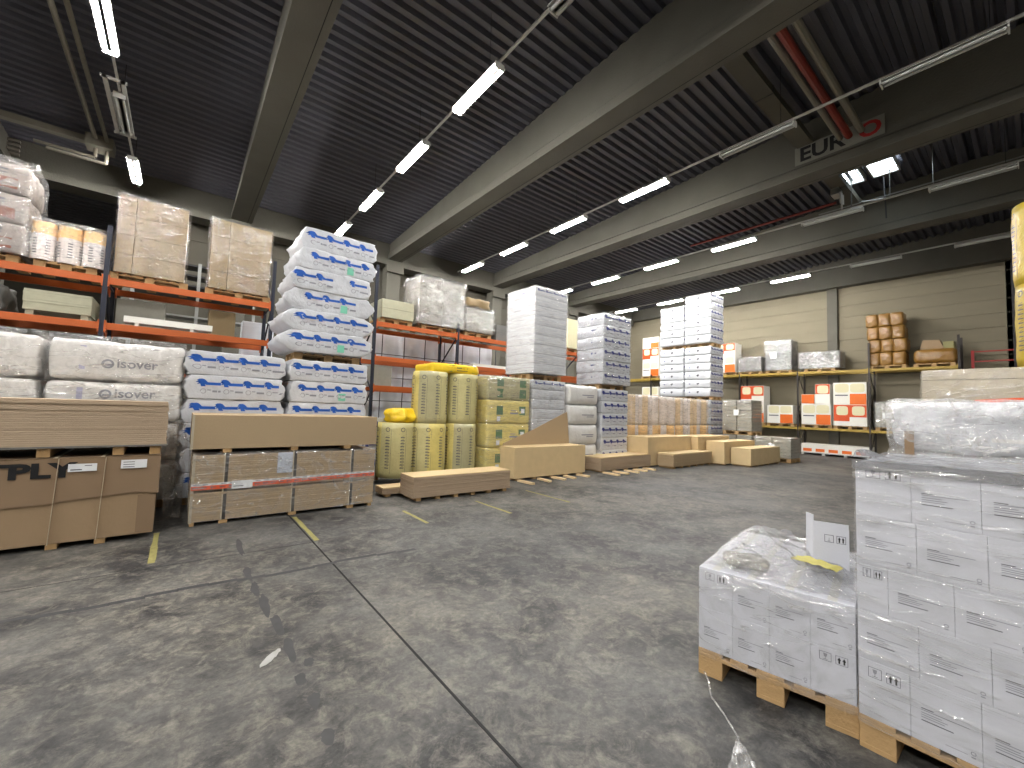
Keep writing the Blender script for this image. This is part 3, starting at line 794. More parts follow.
# -- brown cardboard-wrapped bundle with big black letters, on the floor
Lw = 2.5
rzT = R(.6)
px, py = -.17, 6.74
cx = px - math.cos(rzT) * Lw / 2 - math.sin(rzT) * .6; cy = py - math.sin(rzT) * Lw / 2 + math.cos(rzT) * .6
root = thing('wrapped_board_bundle', 'brown cardboard-wrapped board bundle printed with big black letters', 'stack of boards', (cx, cy, 0), rzT)
mb = MB()
mb.box(-Lw / 2, Lw / 2 - .0, -.6, .6, .06, .99, M['brown'], b=.008)
mb.build('lower_wrapping', root)
mb = MB()
n = 30
def flap(u, v):
    x = -Lw / 2 - .005 + (Lw + .03) * u
    zb = .52 + (.03 * math.sin(u * 9) + .02 * nz(u * 6, 0, 1)) * (1 - v)
    return (x, -.606 - .012 * (1 - v) - .004, zb + (.985 - zb) * v)
mb.grid(n, 4, flap, M['brown_dark'])
mb.grid(4, 4, lambda u, v: (Lw / 2 + .02, -.615 + .5 * u, .53 + .455 * v), M['brown_dark'])
mb.grid(4, 4, lambda u, v: (-Lw / 2 - .006 + (Lw + .02) * u, -.615 + 1.2 * v, .992), M['brown_dark'])
fl = mb.build('upper_wrapping', root)
FT = lambda x, z, off=.004: (x, -.622 - off, z)
mb = MB(); mb.text('TPLY', -.135, .79, .215, M['ink_black'], FT, wide=1.42, bold=.045); mb.build('printed_letters', root)
mb = MB()
for x in (.385, .76):
    mb.bar((x, -.634, .06), (x + .03, -.634, .99), .004, .028, M['strap'])
    mb.box(x - .014, x + .014, -.63, .6, .994, 1.0, M['strap'])
mb.build('strap', root)
mb = MB(); mb.box(.49, .72, -.636, -.632, .84, .925, M['label'])
mb.box(.51, .60, -.638, -.636, .855, .866, M['ink']); mb.box(.62, .68, -.638, -.636, .90, .907, M['ink']); mb.build('paper_label', root)
mb = MB(); mb.box(.92, 1.15, -.636, -.632, .85, .95, M['label'])
for q in range(3): mb.box(.94, 1.04, -.638, -.636, .865 + .028 * q, .872 + .028 * q, M['ink'])
mb.build('paper_label', root)
mb = MB(); mb.box(Lw / 2 - .16, Lw / 2 + .004, -.607, -.598, .08, .52, M['brown_dark']); mb.build('corner_panel', root)
for x in (-1.0, -.4, Lw / 2 - .84, Lw / 2 - .46):
    mb = MB(); mb.box(x - .045, x + .045, -.59, .59, 0, .06, M['wood']); mb.build('bearer', root)
# bearers + pale board pile on it
root = thing('board_stack', 'pale fibreboard stack lying on the brown lettered bundle', 'stack of boards', (cx + .05, cy + .02, 1.0), rzT + R(1))
for x in (-1.1, -.45, .22, .82, 1.15):
    mb = MB(); mb.box(x - .05, x + .05, -.58, .58, .002, .10, M['wood']); mb.build('bearer', root)
mb = MB(); pile(mb, 2.5, 1.2, .52, 22, M['board'], 2, .007, .12); mb.box(-1.27, 1.27, -.62, .6, .10, .12, M['grey_dark']); mb.build('boards', root)

# -- orange-taped wrapped boards with a second pile on top
W2 = 2.46
root = thing('wrapped_board_bundle', 'film-wrapped chipboard bundle with an orange tape band around it', 'stack of boards', (1.41, 7.62, 0), 0)
mb = MB(); pile(mb, W2, 1.2, .38, 12, M['board_b'], 5, .004, .05); mb.build('boards', root)
mb = MB(); pile(mb, W2, 1.2, .47, 15, M['board_b'], 6, .004, .46); mb.build('boards', root)
for x in (-.85, .01, .86):
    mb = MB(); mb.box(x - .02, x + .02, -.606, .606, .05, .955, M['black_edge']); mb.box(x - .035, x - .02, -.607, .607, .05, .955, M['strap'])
    mb.box(x - .05, x + .05, -.60, .60, 0, .05, M['wood']); mb.build('strap', root)
for x in (-1.2, 1.18):
    mb = MB(); mb.box(x - .02, x + .03, -.6, .6, 0, .05, M['wood']); mb.build('bearer', root)
mb = MB(); mb.box(-W2 / 2 - .004, -W2 / 2 + .03, -.604, -.59, .04, .95, M['board_grey']); mb.build('corner_guard', root)
mb = MB(); FB = lambda x, z, off=.0: (x, -.613 - off, z)
for i in range(24):
    x = -W2 / 2 + i * W2 / 24
    zc = .47 + .03 * (i / 24)
    mb.rect(x, x + W2 / 24, zc, zc + .055, M['orange_tape'], FB); mb.rect(x, x + W2 / 24, zc + .055, zc + .085, M['label'], FB)
    mb.rect(x + .01, x + .03, zc + .018, zc + .04, M['ink'], lambda a, b: FB(a, b, .002)); mb.rect(x + .035, x + .07, zc + .025, zc + .035, M['ink'], lambda a, b: FB(a, b, .002))
    mb.rect(x + .02, x + .08, zc + .066, zc + .076, M['ink_pale'], lambda a, b: FB(a, b, .002))
mb.build('tape_band', root)
mb = MB(); mb.rect(-.78, -.53, .46, .57, M['label'], lambda a, b: FB(a, b, .004)); mb.rect(-.76, -.64, .49, .50, M['ink'], lambda a, b: FB(a, b, .006)); mb.build('paper_label', root)
mb = MB(); mb.rect(-.08 - .15, .12 - .15, .64, .94, mk('bluish_paper', rgb(186, 192, 204), .5), lambda a, b: FB(a, b, .004)); mb.build('delivery_note', root)
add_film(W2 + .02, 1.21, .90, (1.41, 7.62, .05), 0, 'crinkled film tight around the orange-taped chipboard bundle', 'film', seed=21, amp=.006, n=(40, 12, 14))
root = thing('board_stack', 'thick plain chipboard stack on top of the orange-taped bundle', 'stack of boards', (1.40, 7.62, .965), 0)
for x in (-.85, .0, .78):
    mb = MB(); mb.box(x - .05, x + .05, -.59, .59, 0, .055, M['wood']); mb.build('bearer', root)
mb = MB(); mb.box(-1.25, 1.25, -.6, .6, .055, .515, M['board_b'], b=.003); mb.build('boards', root)
mb = MB(); mb.box(-1.262, -1.232, -.606, -.58, .05, .518, M['board_grey']); mb.build('corner_guard', root)

# -- low pale pile in front of the yellow rolls, and the short panel behind it
board_stack((4.40, 7.17, 0), 2.16, .58, .43, 24, 'board', 'low pale fibreboard stack on bearers before the yellow rolls', seed=8, foot=.06, feet=6, rz=R(-.6))
board_stack((3.75, 7.68, 0), 1.5, .36, .17, 5, 'board', 'thin low board stack tucked behind the low pale fibreboard stack', seed=9, foot=.05, feet=3)
# -- thick brown board block with battens
board_stack((7.49, 8.09, 0), 2.45, .80, .78, 1, 'board_b', 'tall solid tan board block before the green-marked packs', seed=10, foot=.05, feet=5, rz=R(-.8))
def batten(x, y, l, rz, label, z=0):
    mb = MB(); mb.box(-.045, .045, -l / 2, l / 2, 0, .045, M['wood_pale'], b=.003)
    tag(place(mb.build('wooden_batten'), (x, y, z), rz), label, 'batten', 'battens on the floor before the board blocks')
for i, (x, l) in enumerate(((6.35, .5), (6.95, .45), (7.45, .42), (7.85, .4), (8.35, .4))):
    batten(x, 7.62 - l / 2, l, R((3, -4, 5, -2, 4)[i]), 'pale batten on the floor, %s along the tan board block front' % ORD[i])
for i, (x, l) in enumerate(((9.3, .55), (9.75, .5), (10.25, .5), (10.7, .45), (11.2, .4))):
    batten(x, 7.52 - l / 2, l, R((-3, 4, -5, 3, 2)[i]), 'pale batten on the floor, %s along the low layered stack front' % ORD[i])
# -- leaning cut sheet behind the block
root = thing('cut_board', 'slanting cut tan board standing behind the tall tan block', 'board', (0, 0, 0), 0)
mb = MB(); mb.prism([(6.3, .5), (8.72, .5), (8.58, 1.66), (8.45, 1.62), (7.35, 1.18), (6.34, .84)], 8.262, 8.285, M['board_b']); mb.build('sheet', root)
# -- low layered stack
board_stack((10.52, 8.12, 0), 2.5, 1.0, .42, 12, 'board', 'low layered pale board stack before the navy-printed column', seed=12, foot=.045, feet=5, rz=R(1.5))
# -- taller block + low block in front of it
board_stack((12.96, 8.12, 0), 2.62, .92, .94, 1, 'board_b', 'waist-high tan board block before the tan rolls', seed=13, foot=.04, feet=4)
board_stack((13.33, 7.33, 0), 2.55, .55, .46, 9, 'board_b', 'small low tan board stack in front of the waist-high block', seed=14, foot=.06, feet=6, rz=R(1))
# -- greenish block
board_stack((15.6, 7.92, 0), 2.4, .9, .93, 1, 'board_green', 'dull green board block beside the waist-high tan block', seed=15, foot=.04, feet=4, topmat='board_top')
# -- tan block pair nearest the grey pallets
board_stack((15.98, 7.02, 0), 2.5, .62, .80, 1, 'board_b', 'higher tan board block between the green block and the low one', seed=16, foot=.04, feet=4)
board_stack((16.38, 6.33, 0), 2.55, .66, .61, 1, 'board_b', 'lower tan board block at the end of the block row', seed=17, foot=.05, feet=6)
board_stack((15.4, 7.42 - .08, .94), 1.9, .3, .06, 3, 'board', 'thin loose boards lying across the green and tan blocks', seed=18, foot=.012, feet=3) if False else None

# ============================================================ GREY WRAPPED SLAB PALLETS
def slab_pallet(loc, w, d, h, n, label, rz=0, seed=0):
    root = thing('wrapped_slab_pallet', label, 'wrapped pallet load', loc, rz)
    mb = MB(); bd = pallet_parts(w - .04, d - .04); bd(lambda nm, b: mb.box(*b, M['wood'])); mb.build('pallet', root)
    mb = MB(); random.seed(seed); t = (h - .15) / n
    for k in range(n):
        for j in range(2):
            a = random.uniform(-.012, .012)
            mb.box(-w / 2 + a + .02, w / 2 - .02 + a, -d / 2 + j * d / 2 + .02, -d / 2 + (j + 1) * d / 2 - .012, .148 + t * k + .012, .148 + t * (k + 1), M['grey_pale'], b=.008)
    mb.build('slabs', root)
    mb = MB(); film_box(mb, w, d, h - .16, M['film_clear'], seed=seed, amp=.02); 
    o = merge(mb.build('film', root, smooth=True)); o.location = (0, 0, .15)
    mb = MB(); mb.box(-w / 2 - .03, -w / 2 - .028, -.1, .1, h * .55, h * .72, M['label']); mb.build('paper_label', root)
slab_pallet((18.55, 7.72, 0), 1.05, 1.18, .93, 7, 'lower grey film-wrapped slab pallet beside the tall white stack', seed=31)
slab_pallet((18.55, 7.72, .95), 1.05, 1.18, 1.42, 9, 'upper grey film-wrapped slab pallet beside the tall white stack', seed=32)
slab_pallet((18.55, 6.4, 0), 1.05, 1.3, .93, 7, 'single grey film-wrapped slab pallet at the aisle end', seed=33)

# ============================================================ RACKS
def rack(name, label, loc, rz, xs, depth, levels, heights, bm, um, hb=.13):
    root = thing(name, label, 'pallet rack', loc, rz)
    for i, x in enumerate(xs):
        hh = heights[i] if isinstance(heights, (list, tuple)) else heights
        mb = MB()
        for y in (0, depth):
            mb.box(x - .036, x + .036, y - .035, y + .035, 0.01, hh, M[um]); mb.box(x - .08, x + .08, y - .07, y + .07, 0, .012, M[um])
        uf = mb.build('upright_frame', root); mb = MB()
        z = .25; k = 0
        while z + .9 < hh:
            a, b = (0, depth) if k % 2 == 0 else (depth, 0)
            mb.bar((x, a, z), (x, b, z + .9), .03, .03, M[um])
            if k % 2 == 0: mb.bar((x, 0, z), (x, depth, z), .03, .03, M[um])
            z += .9; k += 1
        mb.build('bracing', uf)
    for i in range(len(xs) - 1):
        for z in levels:
            for y in (0, depth):
                mb = MB(); mb.box(xs[i] + .045, xs[i + 1] - .045, y - .025, y + .025, z - hb, z, M[bm], b=.006)
                bo = mb.build('beam', root)
                for xx, s_ in ((xs[i] + .045, 1), (xs[i + 1] - .045, -1)):
                    mb = MB(); mb.box(xx - .012, xx + .012, y - .045, y + .045, z - hb - .05, z + .04, M[bm]); mb.build('end_connector', bo)
    return root
RY = 10.8; RD = 1.1
rack('pallet_rack', 'orange-beamed pallet rack holding the brown carton stacks', (0, RY, 0), 0, [-3.98, -1.24, 1.5], RD, [2.3, 3.06, 3.92], 4.9, 'orange', 'upright')
rack('pallet_rack', 'orange-beamed pallet rack behind the yellow rolls and white tower', (0, RY, 0), 0, [3.88, 6.42, 9.2, 11.75, 14.3], RD, [2.2, 2.98, 3.90], [5.4, 4.2, 4.2, 4.2, 4.2], 'orange', 'upright')
rackR = rack('pallet_rack', 'dark-posted rack with ochre beams along the concrete side wall', (23.5, 18.0, 0), R(-90), [0, 2.7, 5.4, 8.1, 10.8, 13.5, 16.2], .95, [1.28, 3.95], [4.2, 4.2, 4.2, 3.98, 3.98, 5.1, 5.15], 'yellow_beam', 'upright_black', hb=.11)

# ---- goods on the orange rack (z tops)
T1 = 3.92
def ccarton(w, d, h, seed, long):
    def f():
        mb = MB(); mb.box(-w / 2, w / 2, -d / 2, d / 2, 0, h, M['carton_tan'], b=.006)
        F = lambda x, z, off=.002: (x, -d / 2 - off, z)
        if long:
            mb.rect(-w * .32, -w * .02, h * .52, h * .57, M['brown_dark'], F); mb.rect(-w * .3, w * .05, h * .40, h * .44, M['brown_dark'], F); mb.rect(w * .1, w * .28, h * .2, h * .25, M['brown_dark'], F)
        mb.rect(-w * .5 + .01, w * .5 - .01, h - .012, h - .006, M['brown_dark'], F)
        return mb.build('brown_carton')
    return f
for si, (x0, ws, desc, fs) in enumerate(((-1.16, (.26, .80), 'brown carton stack by the dark opening', 33), (.30, (.32, .80), 'brown carton stack at the rack end', 34))):
    tw = sum(ws)
    pallet(1.2, .8, (x0 + tw / 2, RY + .5, T1), 0, 'wooden pallet under the ' + desc)
    for k in range(4):
        x = x0
        for ci, w in enumerate(ws):
            K.put(('bc', si, ci), ccarton(w - .008, .9, .375, k, ci == 1), (x + w / 2, RY + .5, T1 + .146 + k * .378), 0,
                  '%s brown carton, %s from the top, %s' % (('narrow', 'wide')[ci], ORD[3 - k], desc), 'carton', 'cartons of the ' + desc)
            x += w
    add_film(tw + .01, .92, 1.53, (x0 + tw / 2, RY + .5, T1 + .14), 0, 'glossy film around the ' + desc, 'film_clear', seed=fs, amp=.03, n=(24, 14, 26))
# sacks
def sack_m(v):
    def f():
        mb = MB(); F, G = softbox(mb, 1.3, 1.0, .52, M['sack'], r=.05, bulge=.03, amp=.03, freq=5, seed=80 + v, n=(12, 10, 5))
        mb.rect(-.3, .52, .08, .26, M['sack_brown'], F, 6); mb.rect(.0, .4, .38, .41, M['ink'], F, 4); mb.rect(.1, .4, .33, .345, M['ink'], F, 4)
        return merge(mb.build('filled_sack', smooth=True))
    return f
pallet(1.2, .8, (-2.95, RY + .5, T1), 0, 'wooden pallet under the grey sacks with brown print')
for k in range(3):
    K.put(('sack', k % 2), sack_m(k % 2), (-2.94, RY + .5, T1 + .144 + k * .515), 0, 'grey sack with brown print, %s from the top, beside three clear-bagged rolls' % ORD[2 - k], 'sack', 'grey sacks with brown print')
add_film(1.32, 1.02, 1.62, (-2.94, RY + .5, T1 + .14), 0, 'loose film bunched around the grey sacks', 'film', seed=36, amp=.05)
# three rolls
def r3():
    mb = MB(); n = 20; r = .155
    for (z0, z1, mt) in ((0, .46, M['pink_roll']), (.46, .68, M['orange_roll'])):
        vs = []
        for k in range(n):
            t = 2 * math.pi * k / n; q = r * (1 + .04 * nz(math.cos(t) * 3, math.sin(t) * 3, z0))
            vs += [(q * math.cos(t), q * math.sin(t), z0), (q * math.cos(t), q * math.sin(t), z1)]
        mb.add(vs, [(2 * k, (2 * k + 2) % (2 * n), (2 * k + 3) % (2 * n), 2 * k + 1) for k in range(n)], mt)
    mb.add([(r * math.cos(2 * math.pi * k / n), r * math.sin(2 * math.pi * k / n), .68) for k in range(n)], [tuple(range(n))], M['orange_roll'])
    for a in range(6):
        ac = a * 1.05
        F = lambda x, z, ac=ac: ((r + .004) * math.cos(ac + x / r), (r + .004) * math.sin(ac + x / r), z)
        for q in range(6): mb.rect(-.03, .03, .1 + .05 * q, .12 + .05 * q, M['ink'], F)
    return mb.build('insulation_roll', smooth=False)
for i, x in enumerate((-2.10, -1.77, -1.45)):
    for j in range(2):
        K.put('r3', r3, (x, RY + .2 + .35 * j, T1 + .146), R(40 * i + 17 * j), ('front' if j == 0 else 'rear') + ' small orange-topped roll, %s from the grey sacks' % ORD[i], 'insulation roll', 'orange topped rolls on the rack')
pallet(.8, .8, (-1.78, RY + .5, T1), 0, 'wooden pallet under the small orange-topped rolls')
add_film(1.0, .72, .72, (-1.78, RY + .37, T1 + .14), 0, 'clear film around the small orange-topped rolls', 'film', seed=37, amp=.03)
def simple_box(name, w, d, h, mat, loc, label, cat, rz=0, b=.01):
    mb = MB(); mb.box(-w / 2, w / 2, -d / 2, d / 2, 0, h, M[mat], b=b)
    F = lambda x, z: (x, -d / 2 - .002, z)
    mb.rect(w * .2, w * .4, h * .2, h * .35, M['ink_pale'], F)
    return tag(place(mb.build(name), loc, rz), label, cat)
simple_box('small_carton', .32, .5, .40, 'crate', (1.68, RY + .3, T1), 'small pale carton at the end of the brown cartons on the rack', 'carton') if False else None
mb = MB(); mb.box(-.14, .14, -.25, .25, 0, .42, M['crate'], b=.01); mb.box(-.145, .145, -.255, .255, .33, .43, M['crate'], b=.01)
tag(place(mb.build('small_carton'), (1.42, RY + .9, T1), 0), 'small pale carton behind the brown cartons at the rack end', 'carton')
# lower shelf of first rack
T2 = 3.06
root = thing('board_stack', 'pale slab stack on bearers on the shelf under the orange-topped rolls', 'stack of boards', (-1.82, RY + .5, T2), 0)
mb = MB(); pile(mb, .84, .9, .36, 8, M['crate'], 41, .006, .10); mb.build('boards', root)
for x in (-.34, .34):
    mb = MB(); mb.box(x - .05, x + .05, -.43, .43, 0, .10, M['crate']); mb.build('bearer', root)
mb = MB(); softbox(mb, 1.2, .9, .5, M['grey_dark'], r=.08, bulge=.03, amp=.08, freq=6, seed=42)
tag(place(merge(mb.build('wrapped_bundle', smooth=True)), (-3.1, RY + .55, T2), 0), 'dark film-wrapped bundle on the shelf under the grey sacks', 'wrapped bundle')
root = thing('plank_stack', 'long white plank on blocks on the shelf under the brown cartons', 'plank', (-.26, RY + .15, T2), 0)
mb = MB(); mb.box(-.69, .69, -.15, .15, .06, .18, M['boxwhite'], b=.004); mb.build('plank', root)
for x in (-.5, .35):
    mb = MB(); mb.box(x - .03, x + .03, -.14, .14, 0, .06, M['boxwhite']); mb.build('block', root)
for i, (x, w, h, m_) in enumerate(((-.75, .75, .6, 'grey_pale'), (.02, .5, .58, 'grey_dark'), (.62, .5, .62, 'carton_tan'))):
    if i == 1: continue
    mb = MB(); mb.box(-w / 2, w / 2, -.25, .25, 0, h, M[m_], b=.01)
    tag(place(mb.build('storage_carton'), (x, RY + .82, T2), 0), ('grey' if i == 0 else 'brown') + ' carton at the back of the shelf behind the white plank', 'carton')
# items deeper under the shelf, dark
for i, (x, w, h) in enumerate(((-3.0, 1.2, .5), (-.6, .8, .4))):
    mb = MB(); softbox(mb, w, .9, h, M['grey_dark'], r=.06, bulge=.02, amp=.06, freq=6, seed=44 + i)
    tag(place(merge(mb.build('wrapped_bundle', smooth=True)), (x, RY + .55, 2.3), 0), 'dark wrapped bundle on the lowest shelf, ' + ('beside the dark opening' if i == 0 else 'behind the logo bales'), 'wrapped bundle')

# goods on second rack
def stackbox(x0, x1, z0, z1, n, mat, label, cat, y=RY + .02, d=.95, fm=None, seed=0, amp=.03, name='wrapped_bundle', pal=True, cols=1):
    w = x1 - x0; root = thing(name, label, cat, ((x0 + x1) / 2, y + d / 2, z0), 0)
    z = 0
    if pal:
        mb = MB(); pallet_parts(max(.82, min(1.2, w)) if w > .8 else w, .8)(lambda nm, b: mb.box(*b, M['wood'])); mb.build('pallet', root); z = .146
    hh = (z1 - z0 - z) / n
    mb = MB()
    for k in range(n):
        for c in range(cols):
            mb.box(-w / 2 + w * c / cols + .004, -w / 2 + w * (c + 1) / cols - .004, -d / 2, d / 2, z + hh * k + .003, z + hh * (k + 1), M[mat], b=.01)
    mb.build('goods', root)
    if fm:
        mb = MB(); film_box(mb, w, d, z1 - z0 - z, M[fm], seed=seed, amp=amp, n=(22, 14, 22)); o = merge(mb.build('film', root, smooth=True)); o.location = (0, 0, z)
    return root
stackbox(4.05, 4.98, 3.90, 4.55, 2, 'crate', 'pale green two-layer board stack on the rack by its tall post', 'stack of boards')
stackbox(5.12, 6.62, 3.90, 5.42, 4, 'grey_wrap', 'large silvery film-wrapped load on the rack, tallest there', 'wrapped pallet load', fm='film_thick', seed=51, amp=.07, cols=2)
stackbox(6.72, 7.72, 3.90, 4.78, 3, 'grey_wrap', 'crumpled film-wrapped load with a tan top beside the silvery load', 'wrapped pallet load', fm='film_thick', seed=52, amp=.08)
mb = MB(); softbox(mb, .85, .8, .28, M['carton_tan'], r=.06, bulge=.02, amp=.05, seed=53); tag(place(merge(mb.build('brown_sack', smooth=True)), (7.2, RY + .5, 4.86), 0), 'tan soft pack lying on the crumpled film-wrapped load', 'pack')
stackbox(7.86, 8.4, 3.90, 4.42, 2, 'grey_dark', 'small dark carton pair beside the crumpled wrapped load', 'carton', pal=False)
stackbox(11.15, 12.2, 3.90, 5.15, 1, 'cream', 'tall cream pack on the rack between the white tower and navy column', 'pack', pal=True)
stackbox(3.3, 4.28, 2.20, 2.80, 3, 'grey_pale', 'small grey carton stack on the shelf beside the leaning bales', 'carton', pal=False) if False else None
mb = MB(); mb.box(-.25, .25, -.4, .4, 0, .55, M['grey_pale'], b=.01); tag(place(mb.build('grey_carton'), (4.2, RY + .5, 2.20), 0), 'grey carton on the shelf next to the leaning bales', 'carton')
mb = MB(); mb.box(-1.0, 1.0, -.12, .12, 0, .09, M['boxwhite'], b=.004); tag(place(mb.build('white_plank'), (8.0, RY + .1, 2.98), 0), 'white plank on the shelf behind the white tower', 'plank')
# bluish plastic covering and dark grid behind second rack
root = thing('covered_goods', 'goods under a bluish plastic sheet with a dark mesh behind the rack', 'covered goods', (0, 0, 0), 0)
mb = MB(); 
mb.grid(60, 30, lambda u, v: (3.6 + 5.2 * u, 12.35 + .10 * nz(u * 14, v * 5, 3) + .05 * nz(u * 40, v * 12, 8) - .08 * math.sin(u * 50) * .2, .02 + 3.85 * v), M['sheet_blue']); mb.build('plastic_sheet', root, smooth=True)
mb = MB(); mb.box(3.62, 8.78, 12.55, 13.4, 0, 3.8, M['grey_wrap'], b=.03); mb.build('goods', root)
mb = MB()
for i in range(8): mb.box(3.9 + .7 * i, 3.92 + .7 * i, 12.10, 12.12, 0, 3.8, M['upright'])
for i in range(5): mb.box(3.7, 8.8, 12.10, 12.12, .7 * i + .4, .7 * i + .42, M['upright'])
mb.build('mesh_grid', root)
# panels / dark shelving behind first rack
mb = MB(); mb.box(-.35, .35, -.2, .2, 0, 3.7, M['sheet_blue'], b=.02)
tag(place(mb.build('wrapped_sheet'), (1.45, 12.6, 0), 0), 'upright bluish wrapped panel behind the end of the first rack', 'panel')
root = thing('steel_shelving', 'dark open steel shelving seen between the two brown carton stacks', 'shelving', (0, 0, 0), 0)
for x in (-1.2, .2, 1.6):
    mb = MB(); mb.box(x - .04, x + .04, 15.0, 15.08, 0, 5.6, M['galv']); mb.build('post', root)
for z in (1.0, 2.0, 3.0, 4.0, 4.6, 4.9, 5.2, 5.5):
    mb = MB(); mb.box(-1.2, 1.6, 15.02, 15.6, z, z + .05, M['dark' if z > 4.2 else 'galv']); mb.build('shelf_board', root)

# ============================================================ RIGHT WALL RACK GOODS  (front x = 23.55; local -y faces -x)
RZ = R(-90)
def on_right(y0, y1, depth=.9, x=23.55):  # y0>y1 ; centre
    return (x + depth / 2, (y0 + y1) / 2)
def obox_maker(w, d, h, style):
    def f():
        mb = MB(); mb.box(-w / 2, w / 2, -d / 2, d / 2, 0, h, M['boxwhite'], b=.008)
        F = lambda x, z, off=.003: (x, -d / 2 - off, z)
        X0, X1 = -w / 2 + .01, w / 2 - .01
        def oval(x0, x1, z0, z1, m_):
            n = 18; P = []
            for k in range(n):
                t = 2 * math.pi * k / n; ca, sa = math.cos(t), math.sin(t)
                P.append(((x0 + x1) / 2 + (x1 - x0) / 2 * math.copysign(abs(ca) ** .45, ca), (z0 + z1) / 2 + (z1 - z0) / 2 * math.copysign(abs(sa) ** .45, sa)))
            mb.flat(P, M[m_], lambda a, b: F(a, b, .006))
        if style == 0:      # white, two pale panels above, bar + orange block below
            oval(X0 + .05, -.02, h * .55, h * .95, 'cream'); oval(.02, X1 - .05, h * .55, h * .95, 'cream')
            mb.rect(.01, X1, .01, h * .49, M['orange_print'], F); mb.rect(X0 + .06, -.06, h * .40, h * .455, M['ink'], F)
        elif style == 1:    # orange-red with arched pale panels, white lower part
            mb.rect(X0, X1, h * .42, h * .99, M['red_print'], F); mb.rect(X0, -.01, h * .22, h * .42, M['red_print'], F)
            oval(X0 + .10, -.06, h * .50, h * .93, 'cream'); oval(.08, X1 - .06, h * .50, h * .93, 'cream')
        elif style == 2:    # all orange
            mb.rect(X0, X1, .02, h * .98, M['orange_print'], F)
        elif style == 3:    # half: orange arch, white lower
            mb.rect(X0, X1, h * .5, h * .99, M['red_print'], F); oval(X0 + .07, X1 - .05, h * .52, h * .93, 'cream')
        return mb.build('printed_box')
    return f
def obox(y0, y1, z0, z1, style, label, d=.8):
    w = y0 - y1 - .02
    c = on_right(y0, y1, d)
    return K.put(('ob', round(w, 2), round(z1 - z0, 2), style, d), obox_maker(w, d, z1 - z0, style), (c[0], c[1], z0), RZ, label, 'box', 'orange and white boxes')
ZL = 1.28
def rpal(y0, y1, z, label, w=None):
    c = on_right(y0, y1); pallet(1.2, .8, (c[0], c[1], z), RZ, label)
rpal(9.9, 8.7, ZL, 'wooden pallet under the arched-print boxes behind the grey slabs')
obox(9.9, 8.72, ZL + .146, 2.42, 0, 'lower white and orange box behind the grey slab pallets')
obox(9.9, 8.72, 2.422, 3.32, 1, 'upper red-orange box with arches behind the grey slab pallets')
rpal(8.6, 7.4, ZL, 'wooden pallet under the lone white and orange box')
obox(8.58, 7.42, ZL + .146, 2.33, 0, 'lone white and orange box between posts of the wall rack')
rpal(7.08, 5.9, ZL, 'wooden pallet under the stepped orange and white boxes')
obox(7.08, 5.9, ZL + .146, 2.40, 0, 'wide white and orange box under the stepped pair')
obox(7.08, 6.52, 2.402, 2.86, 2, 'small all-orange box on the wide box')
obox(6.52, 5.92, 2.402, 3.34, 3, 'white box with one red-orange arch on the wide box')
rpal(5.82, 4.62, ZL, 'wooden pallet under the tall pair of printed boxes')
obox(5.82, 4.6, ZL + .146, 2.38, 1, 'lower arched red-orange box under a white-topped box by the post')
obox(5.82, 4.6, 2.382, 3.38, 0, 'upper white and orange box on an arched box by the post')
# far ones next to the head wall
rpal(16.1, 14.9, ZL, 'wooden pallet under the far orange box tower')
obox(16.0, 14.8, ZL + .146, 2.3, 1, 'lowest of the far orange and white box tower, lower shelf')
obox(16.0, 14.8, 2.302, 3.4, 0, 'second of the far orange and white box tower, lower shelf')
rpal(16.1, 14.9, 3.95, 'wooden pallet on the upper shelf under the far orange tower')
obox(16.0, 14.8, 4.096, 5.0, 0, 'lowest of the far orange tower on the upper shelf')
obox(16.0, 14.8, 5.002, 5.9, 1, 'middle of the far orange tower on the upper shelf')
obox(16.0, 14.8, 5.902, 6.6, 0, 'topmost of the far orange tower on the upper shelf')
# long low strip box on the floor
root = thing('long_box_row', 'long low white box with orange panels on the floor under the rack', 'box', (23.5 + .4, 5.8, 0), RZ)
mb = MB(); mb.box(-1.28, 1.28, -.4, .4, .12, .52, M['boxwhite'], b=.008)
F = lambda x, z: (x, -.403, z)
for i in range(5): mb.rect(-1.2 + .5 * i, -.85 + .5 * i, .16, .30, M['orange_print'], F)
mb.build('box', root)
mb = MB(); mb.box(-1.3, 1.3, -.42, .42, .09, .12, M['housing']); 
for i in range(4): mb.box(-1.28 + i * .82, -1.16 + i * .82, -.4, .4, 0, .09, M['housing'])
mb.build('skid', root)
